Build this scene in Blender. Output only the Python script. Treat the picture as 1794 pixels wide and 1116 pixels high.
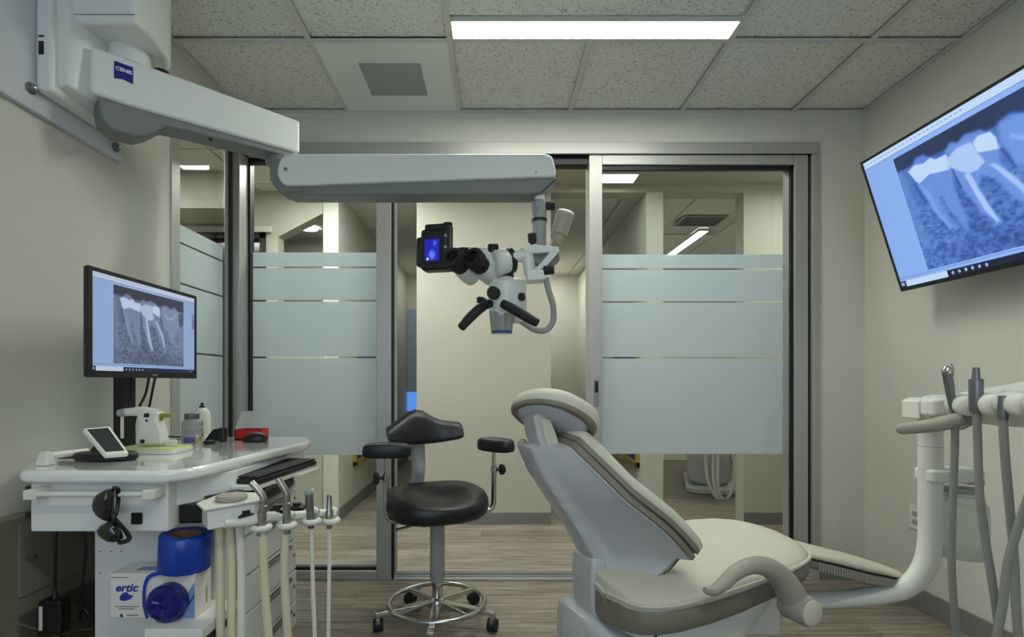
import bpy, bmesh, math, random
import numpy as np
from mathutils import Vector, Matrix

for o in list(bpy.data.objects):
    bpy.data.objects.remove(o)
SC = bpy.context.scene
COL = SC.collection
random.seed(7)
PI = math.pi

# ------------------------------------------------------------ camera, world, exposure
CAM_Z = 1.085          # eye height
F = 940.0              # focal length in pixels of the 1794 x 1116 frame
VX, VY = 866.0, 670.0  # where the lens axis meets the frame
cam = bpy.data.cameras.new('camera')
cam.sensor_width = 36.0
cam.lens = F / 1794.0 * 36.0
cam.shift_x = (897.0 - VX) / 1794.0
cam.shift_y = (VY - 558.0) / 1794.0
cam.clip_start = 0.03
camo = bpy.data.objects.new('camera', cam)
COL.objects.link(camo)
camo.location = (0, 0, CAM_Z)
camo.rotation_euler = (PI / 2, 0, 0)
SC.camera = camo

EXPO = 0.0
SC.view_settings.view_transform = 'Standard'
SC.view_settings.look = 'None'
SC.view_settings.exposure = EXPO
SC.view_settings.gamma = 1.0
SC.view_settings.use_curve_mapping = False
SC.cycles.max_bounces = 8

w = bpy.data.worlds.new('sky')
SC.world = w
w.use_nodes = True
w.node_tree.nodes['Background'].inputs[0].default_value = (0.60, 0.74, 1.0, 1)
w.node_tree.nodes['Background'].inputs[1].default_value = 3.4
SLOT = 46.0            # radiance of the room's slot lights
HALL = 29.0             # radiance of the hall lights


def P(x, y, Y):
    """world point at depth Y that a frame position looks at"""
    return Vector(((x - VX) * Y / F, Y, CAM_Z - (y - VY) * Y / F))


# ------------------------------------------------------------ materials
def lin(c):
    out = []
    for v in c[:3]:
        v = v / 255.0
        out.append(v / 12.92 if v <= 0.04045 else ((v + 0.055) / 1.055) ** 2.4)
    return tuple(out) + (1.0,)


MATS = {}


def mat(name, col, rough=0.5, metal=0.0, var=0.0, vscale=8.0, bump=0.0, bscale=200.0, coat=0.0, spec=0.5,
        stretch=None):
    m = bpy.data.materials.new(name)
    m.use_nodes = True
    nt = m.node_tree
    b = nt.nodes['Principled BSDF']
    b.inputs['Base Color'].default_value = lin(col)
    b.inputs['Roughness'].default_value = rough
    b.inputs['Metallic'].default_value = metal
    b.inputs['Specular IOR Level'].default_value = spec
    b.inputs['Coat Weight'].default_value = coat
    tc = nt.nodes.new('ShaderNodeTexCoord')
    src = tc.outputs['Object']
    if stretch:
        mp = nt.nodes.new('ShaderNodeMapping')
        mp.inputs['Scale'].default_value = stretch
        nt.links.new(src, mp.inputs['Vector'])
        src = mp.outputs['Vector']
    if var:
        n = nt.nodes.new('ShaderNodeTexNoise')
        n.inputs['Scale'].default_value = vscale
        n.inputs['Detail'].default_value = 4
        nt.links.new(src, n.inputs['Vector'])
        r = nt.nodes.new('ShaderNodeMapRange')
        r.inputs[1].default_value = 0.3
        r.inputs[2].default_value = 0.7
        r.inputs[3].default_value = 1 - var
        r.inputs[4].default_value = 1 + var
        nt.links.new(n.outputs['Fac'], r.inputs[0])
        mx = nt.nodes.new('ShaderNodeVectorMath')
        mx.operation = 'SCALE'
        mx.inputs[0].default_value = lin(col)[:3]
        nt.links.new(r.outputs[0], mx.inputs['Scale'])
        nt.links.new(mx.outputs[0], b.inputs['Base Color'])
    if bump:
        n2 = nt.nodes.new('ShaderNodeTexNoise')
        n2.inputs['Scale'].default_value = bscale
        n2.inputs['Detail'].default_value = 3
        nt.links.new(src, n2.inputs['Vector'])
        bp = nt.nodes.new('ShaderNodeBump')
        bp.inputs['Strength'].default_value = bump
        bp.inputs['Distance'].default_value = 0.002
        nt.links.new(n2.outputs['Fac'], bp.inputs['Height'])
        nt.links.new(bp.outputs[0], b.inputs['Normal'])
    MATS[name] = m
    return m


def emis(name, col, strength):
    m = bpy.data.materials.new(name)
    m.use_nodes = True
    nt = m.node_tree
    nt.nodes.clear()
    e = nt.nodes.new('ShaderNodeEmission')
    e.inputs[0].default_value = lin(col)
    e.inputs[1].default_value = strength
    o = nt.nodes.new('ShaderNodeOutputMaterial')
    nt.links.new(e.outputs[0], o.inputs[0])
    MATS[name] = m
    return m


def glassmat(name, tint=(0.95, 0.97, 0.96), ior=1.45):
    m = bpy.data.materials.new(name)
    m.use_nodes = True
    nt = m.node_tree
    nt.nodes.clear()
    t = nt.nodes.new('ShaderNodeBsdfTransparent')
    t.inputs[0].default_value = tint + (1,)
    g = nt.nodes.new('ShaderNodeBsdfGlossy')
    g.inputs['Roughness'].default_value = 0.0
    fr = nt.nodes.new('ShaderNodeFresnel')
    fr.inputs[0].default_value = ior
    mx = nt.nodes.new('ShaderNodeMixShader')
    o = nt.nodes.new('ShaderNodeOutputMaterial')
    ge = nt.nodes.new('ShaderNodeNewGeometry')     # only the outer side of a pane mirrors
    inv = nt.nodes.new('ShaderNodeMath')
    inv.operation = 'SUBTRACT'
    inv.inputs[0].default_value = 1.0
    nt.links.new(ge.outputs['Backfacing'], inv.inputs[1])
    mu = nt.nodes.new('ShaderNodeMath')
    mu.operation = 'MULTIPLY'
    nt.links.new(fr.outputs[0], mu.inputs[0])
    nt.links.new(inv.outputs[0], mu.inputs[1])
    nt.links.new(mu.outputs[0], mx.inputs[0])
    nt.links.new(t.outputs[0], mx.inputs[1])
    nt.links.new(g.outputs[0], mx.inputs[2])
    nt.links.new(mx.outputs[0], o.inputs[0])
    MATS[name] = m
    return m


def frostmat(name, col, clear=0.12):
    m = bpy.data.materials.new(name)
    m.use_nodes = True
    nt = m.node_tree
    nt.nodes.clear()
    d = nt.nodes.new('ShaderNodeBsdfDiffuse')
    d.inputs[0].default_value = lin(col)
    tl = nt.nodes.new('ShaderNodeBsdfTranslucent')
    tl.inputs[0].default_value = lin((246, 252, 252))
    m1 = nt.nodes.new('ShaderNodeMixShader')
    m1.inputs[0].default_value = 0.5
    nt.links.new(d.outputs[0], m1.inputs[1])
    nt.links.new(tl.outputs[0], m1.inputs[2])
    g = nt.nodes.new('ShaderNodeBsdfGlossy')
    g.inputs['Roughness'].default_value = 0.22
    fr = nt.nodes.new('ShaderNodeFresnel')
    fr.inputs[0].default_value = 1.4
    m2 = nt.nodes.new('ShaderNodeMixShader')
    nt.links.new(fr.outputs[0], m2.inputs[0])
    nt.links.new(m1.outputs[0], m2.inputs[1])
    nt.links.new(g.outputs[0], m2.inputs[2])
    rf = nt.nodes.new('ShaderNodeBsdfRefraction')
    rf.inputs['Roughness'].default_value = 0.45
    rf.inputs['IOR'].default_value = 1.02
    m3 = nt.nodes.new('ShaderNodeMixShader')
    m3.inputs[0].default_value = clear
    nt.links.new(m2.outputs[0], m3.inputs[1])
    nt.links.new(rf.outputs[0], m3.inputs[2])
    o = nt.nodes.new('ShaderNodeOutputMaterial')
    nt.links.new(m3.outputs[0], o.inputs[0])
    MATS[name] = m
    return m


def tilemat():
    """mineral-fibre ceiling tile: off-white with fine dark worm holes"""
    m = mat('ceiling_tile_fibre', (208, 207, 198), 0.95)
    nt = m.node_tree
    b = nt.nodes['Principled BSDF']
    tc = nt.nodes['Texture Coordinate']
    n = nt.nodes.new('ShaderNodeTexNoise')
    n.inputs['Scale'].default_value = 105
    n.inputs['Detail'].default_value = 3
    n.inputs['Distortion'].default_value = 1.2
    nt.links.new(tc.outputs['Object'], n.inputs['Vector'])
    r = nt.nodes.new('ShaderNodeValToRGB')
    r.color_ramp.elements[0].position = 0.36
    r.color_ramp.elements[0].color = lin((166, 164, 154))
    r.color_ramp.elements[1].position = 0.43
    r.color_ramp.elements[1].color = lin((232, 232, 224))
    nt.links.new(n.outputs['Fac'], r.inputs[0])
    nt.links.new(r.outputs[0], b.inputs['Base Color'])
    bp = nt.nodes.new('ShaderNodeBump')
    bp.inputs['Strength'].default_value = 0.35
    bp.inputs['Distance'].default_value = 0.003
    nt.links.new(n.outputs['Fac'], bp.inputs['Height'])
    nt.links.new(bp.outputs[0], b.inputs['Normal'])
    return m


def plankmat():
    m = mat('grey_oak_vinyl', (120, 112, 102), 0.42)
    nt = m.node_tree
    b = nt.nodes['Principled BSDF']
    tc = nt.nodes['Texture Coordinate']
    oi = nt.nodes.new('ShaderNodeObjectInfo')
    add = nt.nodes.new('ShaderNodeVectorMath')
    add.operation = 'MULTIPLY_ADD'
    add.inputs[1].default_value = (1, 1, 1)
    cx = nt.nodes.new('ShaderNodeCombineXYZ')
    ml = nt.nodes.new('ShaderNodeMath')
    ml.operation = 'MULTIPLY'
    ml.inputs[1].default_value = 37.0
    nt.links.new(oi.outputs['Random'], ml.inputs[0])
    for i in range(3):
        nt.links.new(ml.outputs[0], cx.inputs[i])
    nt.links.new(tc.outputs['Object'], add.inputs[0])
    nt.links.new(cx.outputs[0], add.inputs[2])
    mp = nt.nodes.new('ShaderNodeMapping')
    mp.inputs['Scale'].default_value = (1.6, 22, 1)
    nt.links.new(add.outputs[0], mp.inputs['Vector'])
    n = nt.nodes.new('ShaderNodeTexNoise')
    n.inputs['Scale'].default_value = 2.2
    n.inputs['Detail'].default_value = 7
    n.inputs['Roughness'].default_value = 0.65
    n.inputs['Distortion'].default_value = 0.4
    nt.links.new(mp.outputs[0], n.inputs['Vector'])
    r = nt.nodes.new('ShaderNodeValToRGB')
    e = r.color_ramp.elements
    e[0].position = 0.32
    e[0].color = lin((104, 94, 84))
    e[1].position = 0.68
    e[1].color = lin((172, 162, 149))
    k = e.new(0.5)
    k.color = lin((140, 130, 118))
    nt.links.new(n.outputs['Fac'], r.inputs[0])
    hs = nt.nodes.new('ShaderNodeHueSaturation')
    mr = nt.nodes.new('ShaderNodeMapRange')
    mr.inputs[3].default_value = 0.82
    mr.inputs[4].default_value = 1.15
    nt.links.new(oi.outputs['Random'], mr.inputs[0])
    nt.links.new(mr.outputs[0], hs.inputs['Value'])
    nt.links.new(r.outputs[0], hs.inputs['Color'])
    nt.links.new(hs.outputs[0], b.inputs['Base Color'])
    bp = nt.nodes.new('ShaderNodeBump')
    bp.inputs['Strength'].default_value = 0.15
    bp.inputs['Distance'].default_value = 0.002
    nt.links.new(n.outputs['Fac'], bp.inputs['Height'])
    nt.links.new(bp.outputs[0], b.inputs['Normal'])
    return m


M_wall = mat('wall_paint', (208, 206, 194), 0.75, var=0.015, vscale=3, bump=0.05, bscale=350)
M_hall = mat('hall_paint', (188, 185, 171), 0.75, var=0.015, vscale=3, bump=0.05, bscale=350)
M_halllight = mat('hall_paint_light', (214, 212, 202), 0.75, var=0.015, vscale=3)
M_tile = tilemat()
M_grid = mat('ceiling_grid_enamel', (206, 206, 198), 0.5)
M_plank = plankmat()
M_sub = mat('floor_under', (120, 111, 100), 0.5, var=0.18, vscale=6, stretch=(1.5, 14, 1))
M_base = mat('baseboard_rubber', (122, 120, 116), 0.5)
M_alu = mat('brushed_aluminium', (176, 175, 170), 0.4, 0.35, var=0.05, vscale=60, stretch=(40, 40, 0.6))
M_gasket = mat('black_gasket', (16, 16, 15), 0.5)
M_glass = glassmat('clear_glass')
M_frost = frostmat('frosted_film', (236, 246, 250))
M_white = mat('white_enamel', (232, 233, 228), 0.34, coat=0.2)
M_scope = mat('microscope_enamel', (228, 231, 224), 0.28, coat=0.2)
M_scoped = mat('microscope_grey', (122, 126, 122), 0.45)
M_plate = mat('wall_plate_enamel', (206, 209, 214), 0.25, coat=0.4)
M_black = mat('black_plastic', (22, 22, 23), 0.42)
M_rubber = mat('black_rubber', (28, 28, 29), 0.65)
M_vinylblack = mat('black_vinyl', (27, 27, 29), 0.38, bump=0.12, bscale=500)
M_chrome = mat('polished_chrome', (205, 203, 198), 0.16, 1.0)
M_steel = mat('satin_steel', (168, 164, 154), 0.32, 1.0)
M_darksteel = mat('dark_steel', (124, 124, 126), 0.34, 0.7)
M_greypl = mat('grey_plastic', (162, 164, 162), 0.45)
M_chairshell = mat('chair_shell_plastic', (190, 192, 194), 0.34, coat=0.25)
M_uph = mat('chair_upholstery', (206, 202, 184), 0.5, var=0.02, vscale=5, bump=0.1, bscale=300)
M_band = mat('chair_side_vinyl', (124, 119, 103), 0.5, bump=0.08, bscale=300)
M_taupe = mat('taupe_trim', (160, 156, 142), 0.5)
M_cab = mat('taupe_laminate', (134, 128, 113), 0.55, var=0.03, vscale=4)
M_cream = mat('cream_hose', (214, 208, 178), 0.45)
M_greyhose = mat('grey_hose', (136, 136, 130), 0.5)
M_whitepl = mat('white_plastic', (226, 225, 216), 0.4)
M_counter = mat('counter_white', (240, 240, 235), 0.10, coat=0.9, spec=0.7)
M_blue = mat('blue_film', (18, 62, 168), 0.25, var=0.25, vscale=30, stretch=(1, 1, 0.05))
M_bluedark = mat('dark_blue_film', (14, 22, 110), 0.2, var=0.35, vscale=45)
M_card = mat('white_carton', (224, 222, 214), 0.6)
M_ink = mat('blue_ink', (34, 56, 150), 0.6)
M_inklight = mat('pale_blue_ink', (118, 150, 196), 0.6)
M_inkgrey = mat('grey_ink', (128, 128, 132), 0.6)
M_inkblack = mat('black_ink', (28, 28, 32), 0.6)
M_kraft = mat('roll_core_card', (116, 78, 58), 0.8)
M_red = mat('red_plastic', (190, 26, 26), 0.35)
M_purple = mat('purple_cap', (92, 84, 176), 0.4)
M_green = mat('green_tip', (124, 134, 42), 0.45)
M_lime = mat('lime_edge', (206, 216, 150), 0.4)
M_puck = mat('grey_pad', (164, 158, 142), 0.6)
M_paleglass = mat('display_glass', (58, 60, 60), 0.12)
M_gold = mat('gold_frame', (190, 164, 82), 0.4, 0.3)
M_logo = mat('logo_blue', (20, 24, 120), 0.4)
M_logowhite = mat('logo_white', (230, 232, 240), 0.5)
M_lens = mat('dark_lens', (26, 26, 26), 0.12, coat=0.5)
M_bluelens = mat('blue_lens', (40, 72, 150), 0.15, coat=0.5)
M_silver = mat('silver_ring', (176, 178, 180), 0.3, 0.6)
M_beige = mat('beige_plastic', (176, 168, 150), 0.45)
M_clear = glassmat('clear_plastic', (0.86, 0.88, 0.88), 1.45)
M_slot = emis('slot_light', (250, 255, 244), SLOT)
M_hallslot = emis('hall_light', (250, 255, 245), HALL)
M_addhall = emis('added_hall_light', (250, 255, 245), 17.0)  # for hidden lamps added over the doorway and in the right corridor
M_addpane = emis('added_pane_light', (250, 255, 245), 46.0)  # for the panel added to brighten the frosted pane
M_halldim = emis('hall_light_dim', (250, 255, 245), 5.0)


def bottlemat():
    m = bpy.data.materials.new('translucent_bottle')
    m.use_nodes = True
    nt = m.node_tree
    nt.nodes.clear()
    d = nt.nodes.new('ShaderNodeBsdfDiffuse')
    d.inputs[0].default_value = lin((214, 216, 208))
    t = nt.nodes.new('ShaderNodeBsdfTransparent')
    t.inputs[0].default_value = (0.92, 0.93, 0.91, 1)
    mx = nt.nodes.new('ShaderNodeMixShader')
    mx.inputs[0].default_value = 0.62
    nt.links.new(d.outputs[0], mx.inputs[1])
    nt.links.new(t.outputs[0], mx.inputs[2])
    o = nt.nodes.new('ShaderNodeOutputMaterial')
    nt.links.new(mx.outputs[0], o.inputs[0])
    return m


M_bottle = bottlemat()


# ------------------------------------------------------------ mesh helpers
def frame_from(d):
    d = Vector(d).normalized()
    up = Vector((0, 0, 1)) if abs(d.z) < 0.95 else Vector((1, 0, 0))
    a = d.cross(up).normalized()
    return a, d.cross(a).normalized(), d


def catmull(pts, n=6):
    pts = [Vector(p) for p in pts]
    if len(pts) < 3:
        return pts
    out = []
    for i in range(len(pts) - 1):
        p0 = pts[max(i - 1, 0)]
        p1, p2 = pts[i], pts[i + 1]
        p3 = pts[min(i + 2, len(pts) - 1)]
        for k in range(n):
            t = k / n
            out.append(0.5 * ((2 * p1) + (p2 - p0) * t + (2 * p0 - 5 * p1 + 4 * p2 - p3) * t * t
                              + (3 * p1 - p0 - 3 * p2 + p3) * t ** 3))
    out.append(pts[-1])
    return out


class MB:
    def __init__(self):
        self.v, self.f = [], []

    def add(self, vs, fs):
        k = len(self.v)
        self.v += [Vector(p) for p in vs]
        self.f += [tuple(i + k for i in f) for f in fs]
        return self

    def box(self, a, b):
        x0, y0, z0 = [min(a[i], b[i]) for i in range(3)]
        x1, y1, z1 = [max(a[i], b[i]) for i in range(3)]
        return self.add([(x0, y0, z0), (x1, y0, z0), (x1, y1, z0), (x0, y1, z0),
                         (x0, y0, z1), (x1, y0, z1), (x1, y1, z1), (x0, y1, z1)],
                        [(0, 3, 2, 1), (4, 5, 6, 7), (0, 1, 5, 4), (1, 2, 6, 5), (2, 3, 7, 6), (3, 0, 4, 7)])

    def obox(self, c, s, R):
        """oriented box: centre c, size s, R = 3x3 matrix"""
        vs = []
        for z in (-.5, .5):
            for x, y in ((-.5, -.5), (.5, -.5), (.5, .5), (-.5, .5)):
                vs.append(Vector(c) + R @ Vector((x * s[0], y * s[1], z * s[2])))
        return self.add(vs, [(0, 3, 2, 1), (4, 5, 6, 7), (0, 1, 5, 4), (1, 2, 6, 5), (2, 3, 7, 6), (3, 0, 4, 7)])

    def bar(self, p0, p1, w, h, up=(0, 0, 1)):
        p0, p1 = Vector(p0), Vector(p1)
        d = (p1 - p0).normalized()
        a = d.cross(Vector(up)).normalized()
        u = a.cross(d)
        R = Matrix((d, a, u)).transposed()
        return self.obox((p0 + p1) / 2, ((p1 - p0).length, w, h), R)

    def rings(self, rings, cap=True, closed=False):
        n = len(rings[0])
        vs = [p for r in rings for p in r]
        fs = []
        m = len(rings)
        for i in range(m if closed else m - 1):
            j = (i + 1) % m
            for k in range(n):
                l = (k + 1) % n
                fs.append((i * n + k, i * n + l, j * n + l, j * n + k))
        if cap and not closed:
            fs.append(tuple(range(n - 1, -1, -1)))
            fs.append(tuple((m - 1) * n + k for k in range(n)))
        return self.add(vs, fs)

    def cyl(self, p0, p1, r0, r1=None, n=20):
        r1 = r0 if r1 is None else r1
        p0, p1 = Vector(p0), Vector(p1)
        a, b, d = frame_from(p1 - p0)
        rr = []
        for p, r in ((p0, r0), (p1, r1)):
            rr.append([p + (a * math.cos(2 * PI * k / n) + b * math.sin(2 * PI * k / n)) * r for k in range(n)])
        return self.rings(rr)

    def lathe(self, p0, d, prof, n=24, cap=True):
        """prof = [(radius, distance along d)]"""
        p0 = Vector(p0)
        a, b, d = frame_from(d)
        rr = [[p0 + d * h + (a * math.cos(2 * PI * k / n) + b * math.sin(2 * PI * k / n)) * max(r, 1e-4)
               for k in range(n)] for r, h in prof]
        return self.rings(rr, cap)

    def tube(self, pts, r, n=10, sub=6, flat=1.0, up=None):
        pp = catmull(pts, sub)
        m = len(pp)
        if isinstance(r, (int, float)):
            rad = [r] * m
        else:
            rad = [float(np.interp(i / (m - 1) * (len(r) - 1), range(len(r)), r)) for i in range(m)]
        rr = []
        a = None
        for i, p in enumerate(pp):
            d = (pp[min(i + 1, m - 1)] - pp[max(i - 1, 0)]).normalized()
            if a is None:
                a = frame_from(d)[0] if up is None else Vector(up)
            a = (a - d * a.dot(d)).normalized()
            b = d.cross(a)
            rr.append([p + (a * math.cos(2 * PI * k / n) * flat + b * math.sin(2 * PI * k / n)) * rad[i]
                       for k in range(n)])
        return self.rings(rr)

    def prism(self, poly, o, ax, ay, depth):
        """polygon in the plane (o, ax, ay), pushed along ax x ay by depth"""
        o, ax, ay = Vector(o), Vector(ax).normalized(), Vector(ay).normalized()
        nn = ax.cross(ay)
        r0 = [o + ax * x + ay * y for x, y in poly]
        r1 = [p + nn * depth for p in r0]
        return self.rings([r0, r1])

    def extr(self, pts, vec):
        pts = [Vector(p) for p in pts]
        return self.rings([pts, [p + Vector(vec) for p in pts]])

    def ball(self, c, r, n=16, m=10):
        c = Vector(c)
        r = (r, r, r) if isinstance(r, (int, float)) else r
        rr = []
        for i in range(m + 1):
            t = PI * (0.02 + 0.96 * i / m)
            rr.append([c + Vector((math.sin(t) * math.cos(2 * PI * k / n) * r[0],
                                   math.sin(t) * math.sin(2 * PI * k / n) * r[1], -math.cos(t) * r[2]))
                       for k in range(n)])
        return self.rings(rr)

    def grid(self, fn, nu, nv):
        vs = [fn(i / nu, j / nv) for j in range(nv + 1) for i in range(nu + 1)]
        fs = [(j * (nu + 1) + i, j * (nu + 1) + i + 1, (j + 1) * (nu + 1) + i + 1, (j + 1) * (nu + 1) + i)
              for j in range(nv) for i in range(nu)]
        return self.add(vs, fs)


def rrect(w, h, r, n=4):
    """rounded rectangle outline, centred"""
    out = []
    for cx, cy, a0 in ((w / 2 - r, h / 2 - r, 0), (-w / 2 + r, h / 2 - r, PI / 2),
                       (-w / 2 + r, -h / 2 + r, PI), (w / 2 - r, -h / 2 + r, 1.5 * PI)):
        for k in range(n + 1):
            a = a0 + PI / 2 * k / n
            out.append((cx + r * math.cos(a), cy + r * math.sin(a)))
    return out


INV = {}


def thing(name, label, cat, loc=(0, 0, 0), rz=0.0, group=None):
    o = bpy.data.objects.new(name, None)
    o.empty_display_size = 0.05
    COL.objects.link(o)
    o.location = loc
    o.rotation_euler = (0, 0, rz)
    tag(o, label, cat, group)
    INV[o.name] = (Matrix.Translation(Vector(loc)) @ Matrix.Rotation(rz, 4, 'Z')).inverted()
    return o


def tag(o, label, cat, group=None, kind=None):
    o['label'] = label
    if cat:
        o['category'] = cat
    if group:
        o['group'] = group
    if kind:
        o['kind'] = kind
    return o


def build(name, mb, m, parent=None, bevel=0.0, seg=2, sub=0, smooth=38, local=False, label=None):
    """one mesh object; coordinates are world ones unless local"""
    me = bpy.data.meshes.new(name)
    root = parent
    while root is not None and root.parent is not None:
        root = root.parent
    vs = mb.v
    off = None
    if root is not None and not local and root.name in INV:
        M = INV[root.name]
        vs = [M @ v for v in vs]
    me.from_pydata([tuple(v) for v in vs], [], mb.f)
    bm = bmesh.new()
    bm.from_mesh(me)
    bmesh.ops.recalc_face_normals(bm, faces=bm.faces)
    bm.to_mesh(me)
    bm.free()
    o = bpy.data.objects.new(name, me)
    COL.objects.link(o)
    if parent is None:                       # a top-level mesh gets its origin at its base
        lo = [min(v[i] for v in vs) for i in range(3)]
        hi = [max(v[i] for v in vs) for i in range(3)]
        c = Vector(((lo[0] + hi[0]) / 2, (lo[1] + hi[1]) / 2, lo[2]))
        me.transform(Matrix.Translation(-c))
        o.location = c
        INV[o.name] = Matrix.Translation(-c)
    else:
        o.parent = parent
    me.materials.append(m)
    me.shade_smooth()
    if bevel:
        b = o.modifiers.new('bevel', 'BEVEL')
        b.width = bevel
        b.segments = seg
        b.limit_method = 'ANGLE'
        b.angle_limit = math.radians(30)
        b.harden_normals = True
    elif not sub:
        me.set_sharp_from_angle(angle=math.radians(smooth))
    if sub:
        s = o.modifiers.new('soft', 'SUBSURF')
        s.levels = s.render_levels = sub
    if label:
        o['label'] = label
    return o


def one(name, mb, m, label, cat, group=None, **kw):
    return tag(build(name, mb, m, None, **kw), label, cat, group)


def struct(name, mb, m, label, cat, **kw):
    return tag(build(name, mb, m, None, **kw), label, cat, None, 'structure')


def copy_tree(o, parent=None):
    c = o.copy()
    COL.objects.link(c)
    c.parent = parent
    for ch in [x for x in bpy.data.objects if x.parent == o]:
        copy_tree(ch, c)
    return c


def text(name, body, size, origin, ax, ay, m, parent, width=None, shear=0.0, bold=0.0):
    """flat lettering: origin at the lower left corner, ax reading direction, ay up"""
    cu = bpy.data.curves.new(name, 'FONT')
    cu.body = body
    cu.size = size
    cu.shear = shear
    cu.offset = bold
    t = bpy.data.objects.new(name, cu)
    COL.objects.link(t)
    dg = bpy.context.evaluated_depsgraph_get()
    me = bpy.data.meshes.new_from_object(t.evaluated_get(dg))
    bpy.data.objects.remove(t)
    ax, ay = Vector(ax).normalized(), Vector(ay).normalized()
    xs = [v.co.x for v in me.vertices]
    k = 1.0
    if width:
        k = width / (max(xs) - min(xs))
    x0 = min(xs)
    mb = MB()
    mb.add([Vector(origin) + ax * ((v.co.x - x0) * k) + ay * v.co.y for v in me.vertices],
           [tuple(p.vertices) for p in me.polygons])
    bpy.data.meshes.remove(me)
    return build(name, mb, m, parent)
# ============================================================ the room shell
XL, XR, YB, YF = -1.41, 2.04, 2.956, -1.6
ZC = 2.572
KB = F / YB


def bx(x):
    return (x - VX) / KB


def bz(y):
    return CAM_Z - (y - VY) / KB


# ---- floor: a slab with separate vinyl planks laid on it
floor = struct('floor', MB().box((-4.2, YF - 0.1, -0.12), (4.2, 8.2, -0.004)), M_sub,
               'grey-brown wood plank floor of the surgery and the hall', 'floor')
PW, PL = 0.152, 1.22
base = MB().box((-PL / 2 + 0.0009, -PW / 2 + 0.0009, -0.003), (PL / 2 - 0.0009, PW / 2 - 0.0009, 0.0))
pm = None
y = 1.28
row = 0
while y < 4.95:
    x = -2.6 - random.random() * PL
    while x < 2.75:
        cx = x + PL / 2
        if not (y > 3.3 and cx < -3.2):
            if pm is None:
                pk = build('plank', base, M_plank, floor, local=True)
                pm = pk.data
            else:
                pk = bpy.data.objects.new('plank', pm)
                COL.objects.link(pk)
                pk.parent = floor
            pk.location = Vector((cx, y, 0.0)) - floor.location
        x += PL
    y += PW
    row += 1

# ---- ceiling: slab, lay-in tiles, grid bars
ceil = struct('ceiling', MB().box((XL - 0.12, YF - 0.1, ZC + 0.03), (XR + 0.12, YB + 0.13, ZC + 0.14)), M_grid,
              'suspended ceiling of speckled white tiles above the surgery', 'ceiling')
GX = [XL, -0.807, -0.195, 0.417, 1.029, 1.641, XR]
GY = [YB, 2.338, 1.728, 1.118, 0.508, -0.102, -0.712, -1.322, YF]


def tile(x0, x1, y0, y1, parent=ceil, z=ZC):
    build('ceiling_tile', MB().box((x0 + 0.006, y0 + 0.006, z + 0.014), (x1 - 0.006, y1 - 0.006, z + 0.026)), M_tile,
          parent, bevel=0.003, seg=1)


slots = {(2, 1): (2.209, 2.318), (2, 5): (-0.24, -0.131)}   # two linear lamps, each over two tile widths
for j in range(len(GY) - 1):
    for i in range(len(GX) - 1):
        if (i, j) == (1, 0):
            continue                                           # air vent panel
        if j in (1, 5) and i in (2, 3):
            if i == 2:
                tile(GX[2], GX[4], GY[j + 1], slots[(2, j)][0] - 0.008)
            continue
        tile(GX[i], GX[i + 1], GY[j + 1], GY[j])
for i, gx in enumerate(GX):
    if i == 0:
        m = MB().box((XL, YF, ZC), (XL + 0.02, YB, ZC + 0.006))
    elif i == 6:
        m = MB().box((XR - 0.02, YF, ZC), (XR, YB, ZC + 0.006))
    else:
        m = MB()
        spans = [(YF, YB)] if i != 3 else [(YF, -0.712), (-0.102, 1.728), (2.338, YB)]   # the lamps run through
        for ya, yb_ in spans:
            m.box((gx - 0.012, ya, ZC), (gx + 0.012, yb_, ZC + 0.006))
            m.box((gx - 0.002, ya, ZC + 0.006), (gx + 0.002, yb_, ZC + 0.035))
    build('grid_bar', m, M_grid, ceil)
for j, gy in enumerate(GY):
    d = 0.012 if j not in (0, len(GY) - 1) else 0.02
    a, b = gy - d, gy + d
    a, b = max(a, YF), min(b, YB)
    build('grid_bar', MB().box((XL, a, ZC - 0.0006), (XR, b, ZC + 0.0052)), M_grid, ceil)


def slot_light(name, label, x0, x1, y0, y1, z, m, group=None, alongy=False):
    t = thing(name, label, 'ceiling light', ((x0 + x1) / 2, (y0 + y1) / 2, z), 0, group)
    fr = MB()
    e = 0.006
    fr.box((x0 + 0.001, y0 - e, z - 0.002), (x1 - 0.001, y0, z + 0.028))
    fr.box((x0 + 0.001, y1, z - 0.002), (x1 - 0.001, y1 + e, z + 0.028))
    fr.box((x0 + 0.001, y0, z - 0.002), (x0 + e, y1, z + 0.028))
    fr.box((x1 - e, y0, z - 0.002), (x1 - 0.001, y1, z + 0.028))
    build('frame', fr, M_grid, t)
    build('diffuser', MB().box((x0 + e, y0, z + 0.002), (x1 - e, y1, z + 0.012)), m, t)
    return t


slot_light('ceiling_light', 'long bright slot light in the tile ceiling of the surgery', -0.183, 1.017, 2.209, 2.318, ZC, M_slot,
           'slot lights of the surgery')
slot_light('ceiling_light', 'slot light in the surgery ceiling behind the viewer', -0.183, 1.017, -0.24, -0.131, ZC, M_slot,
           'slot lights of the surgery')

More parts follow.
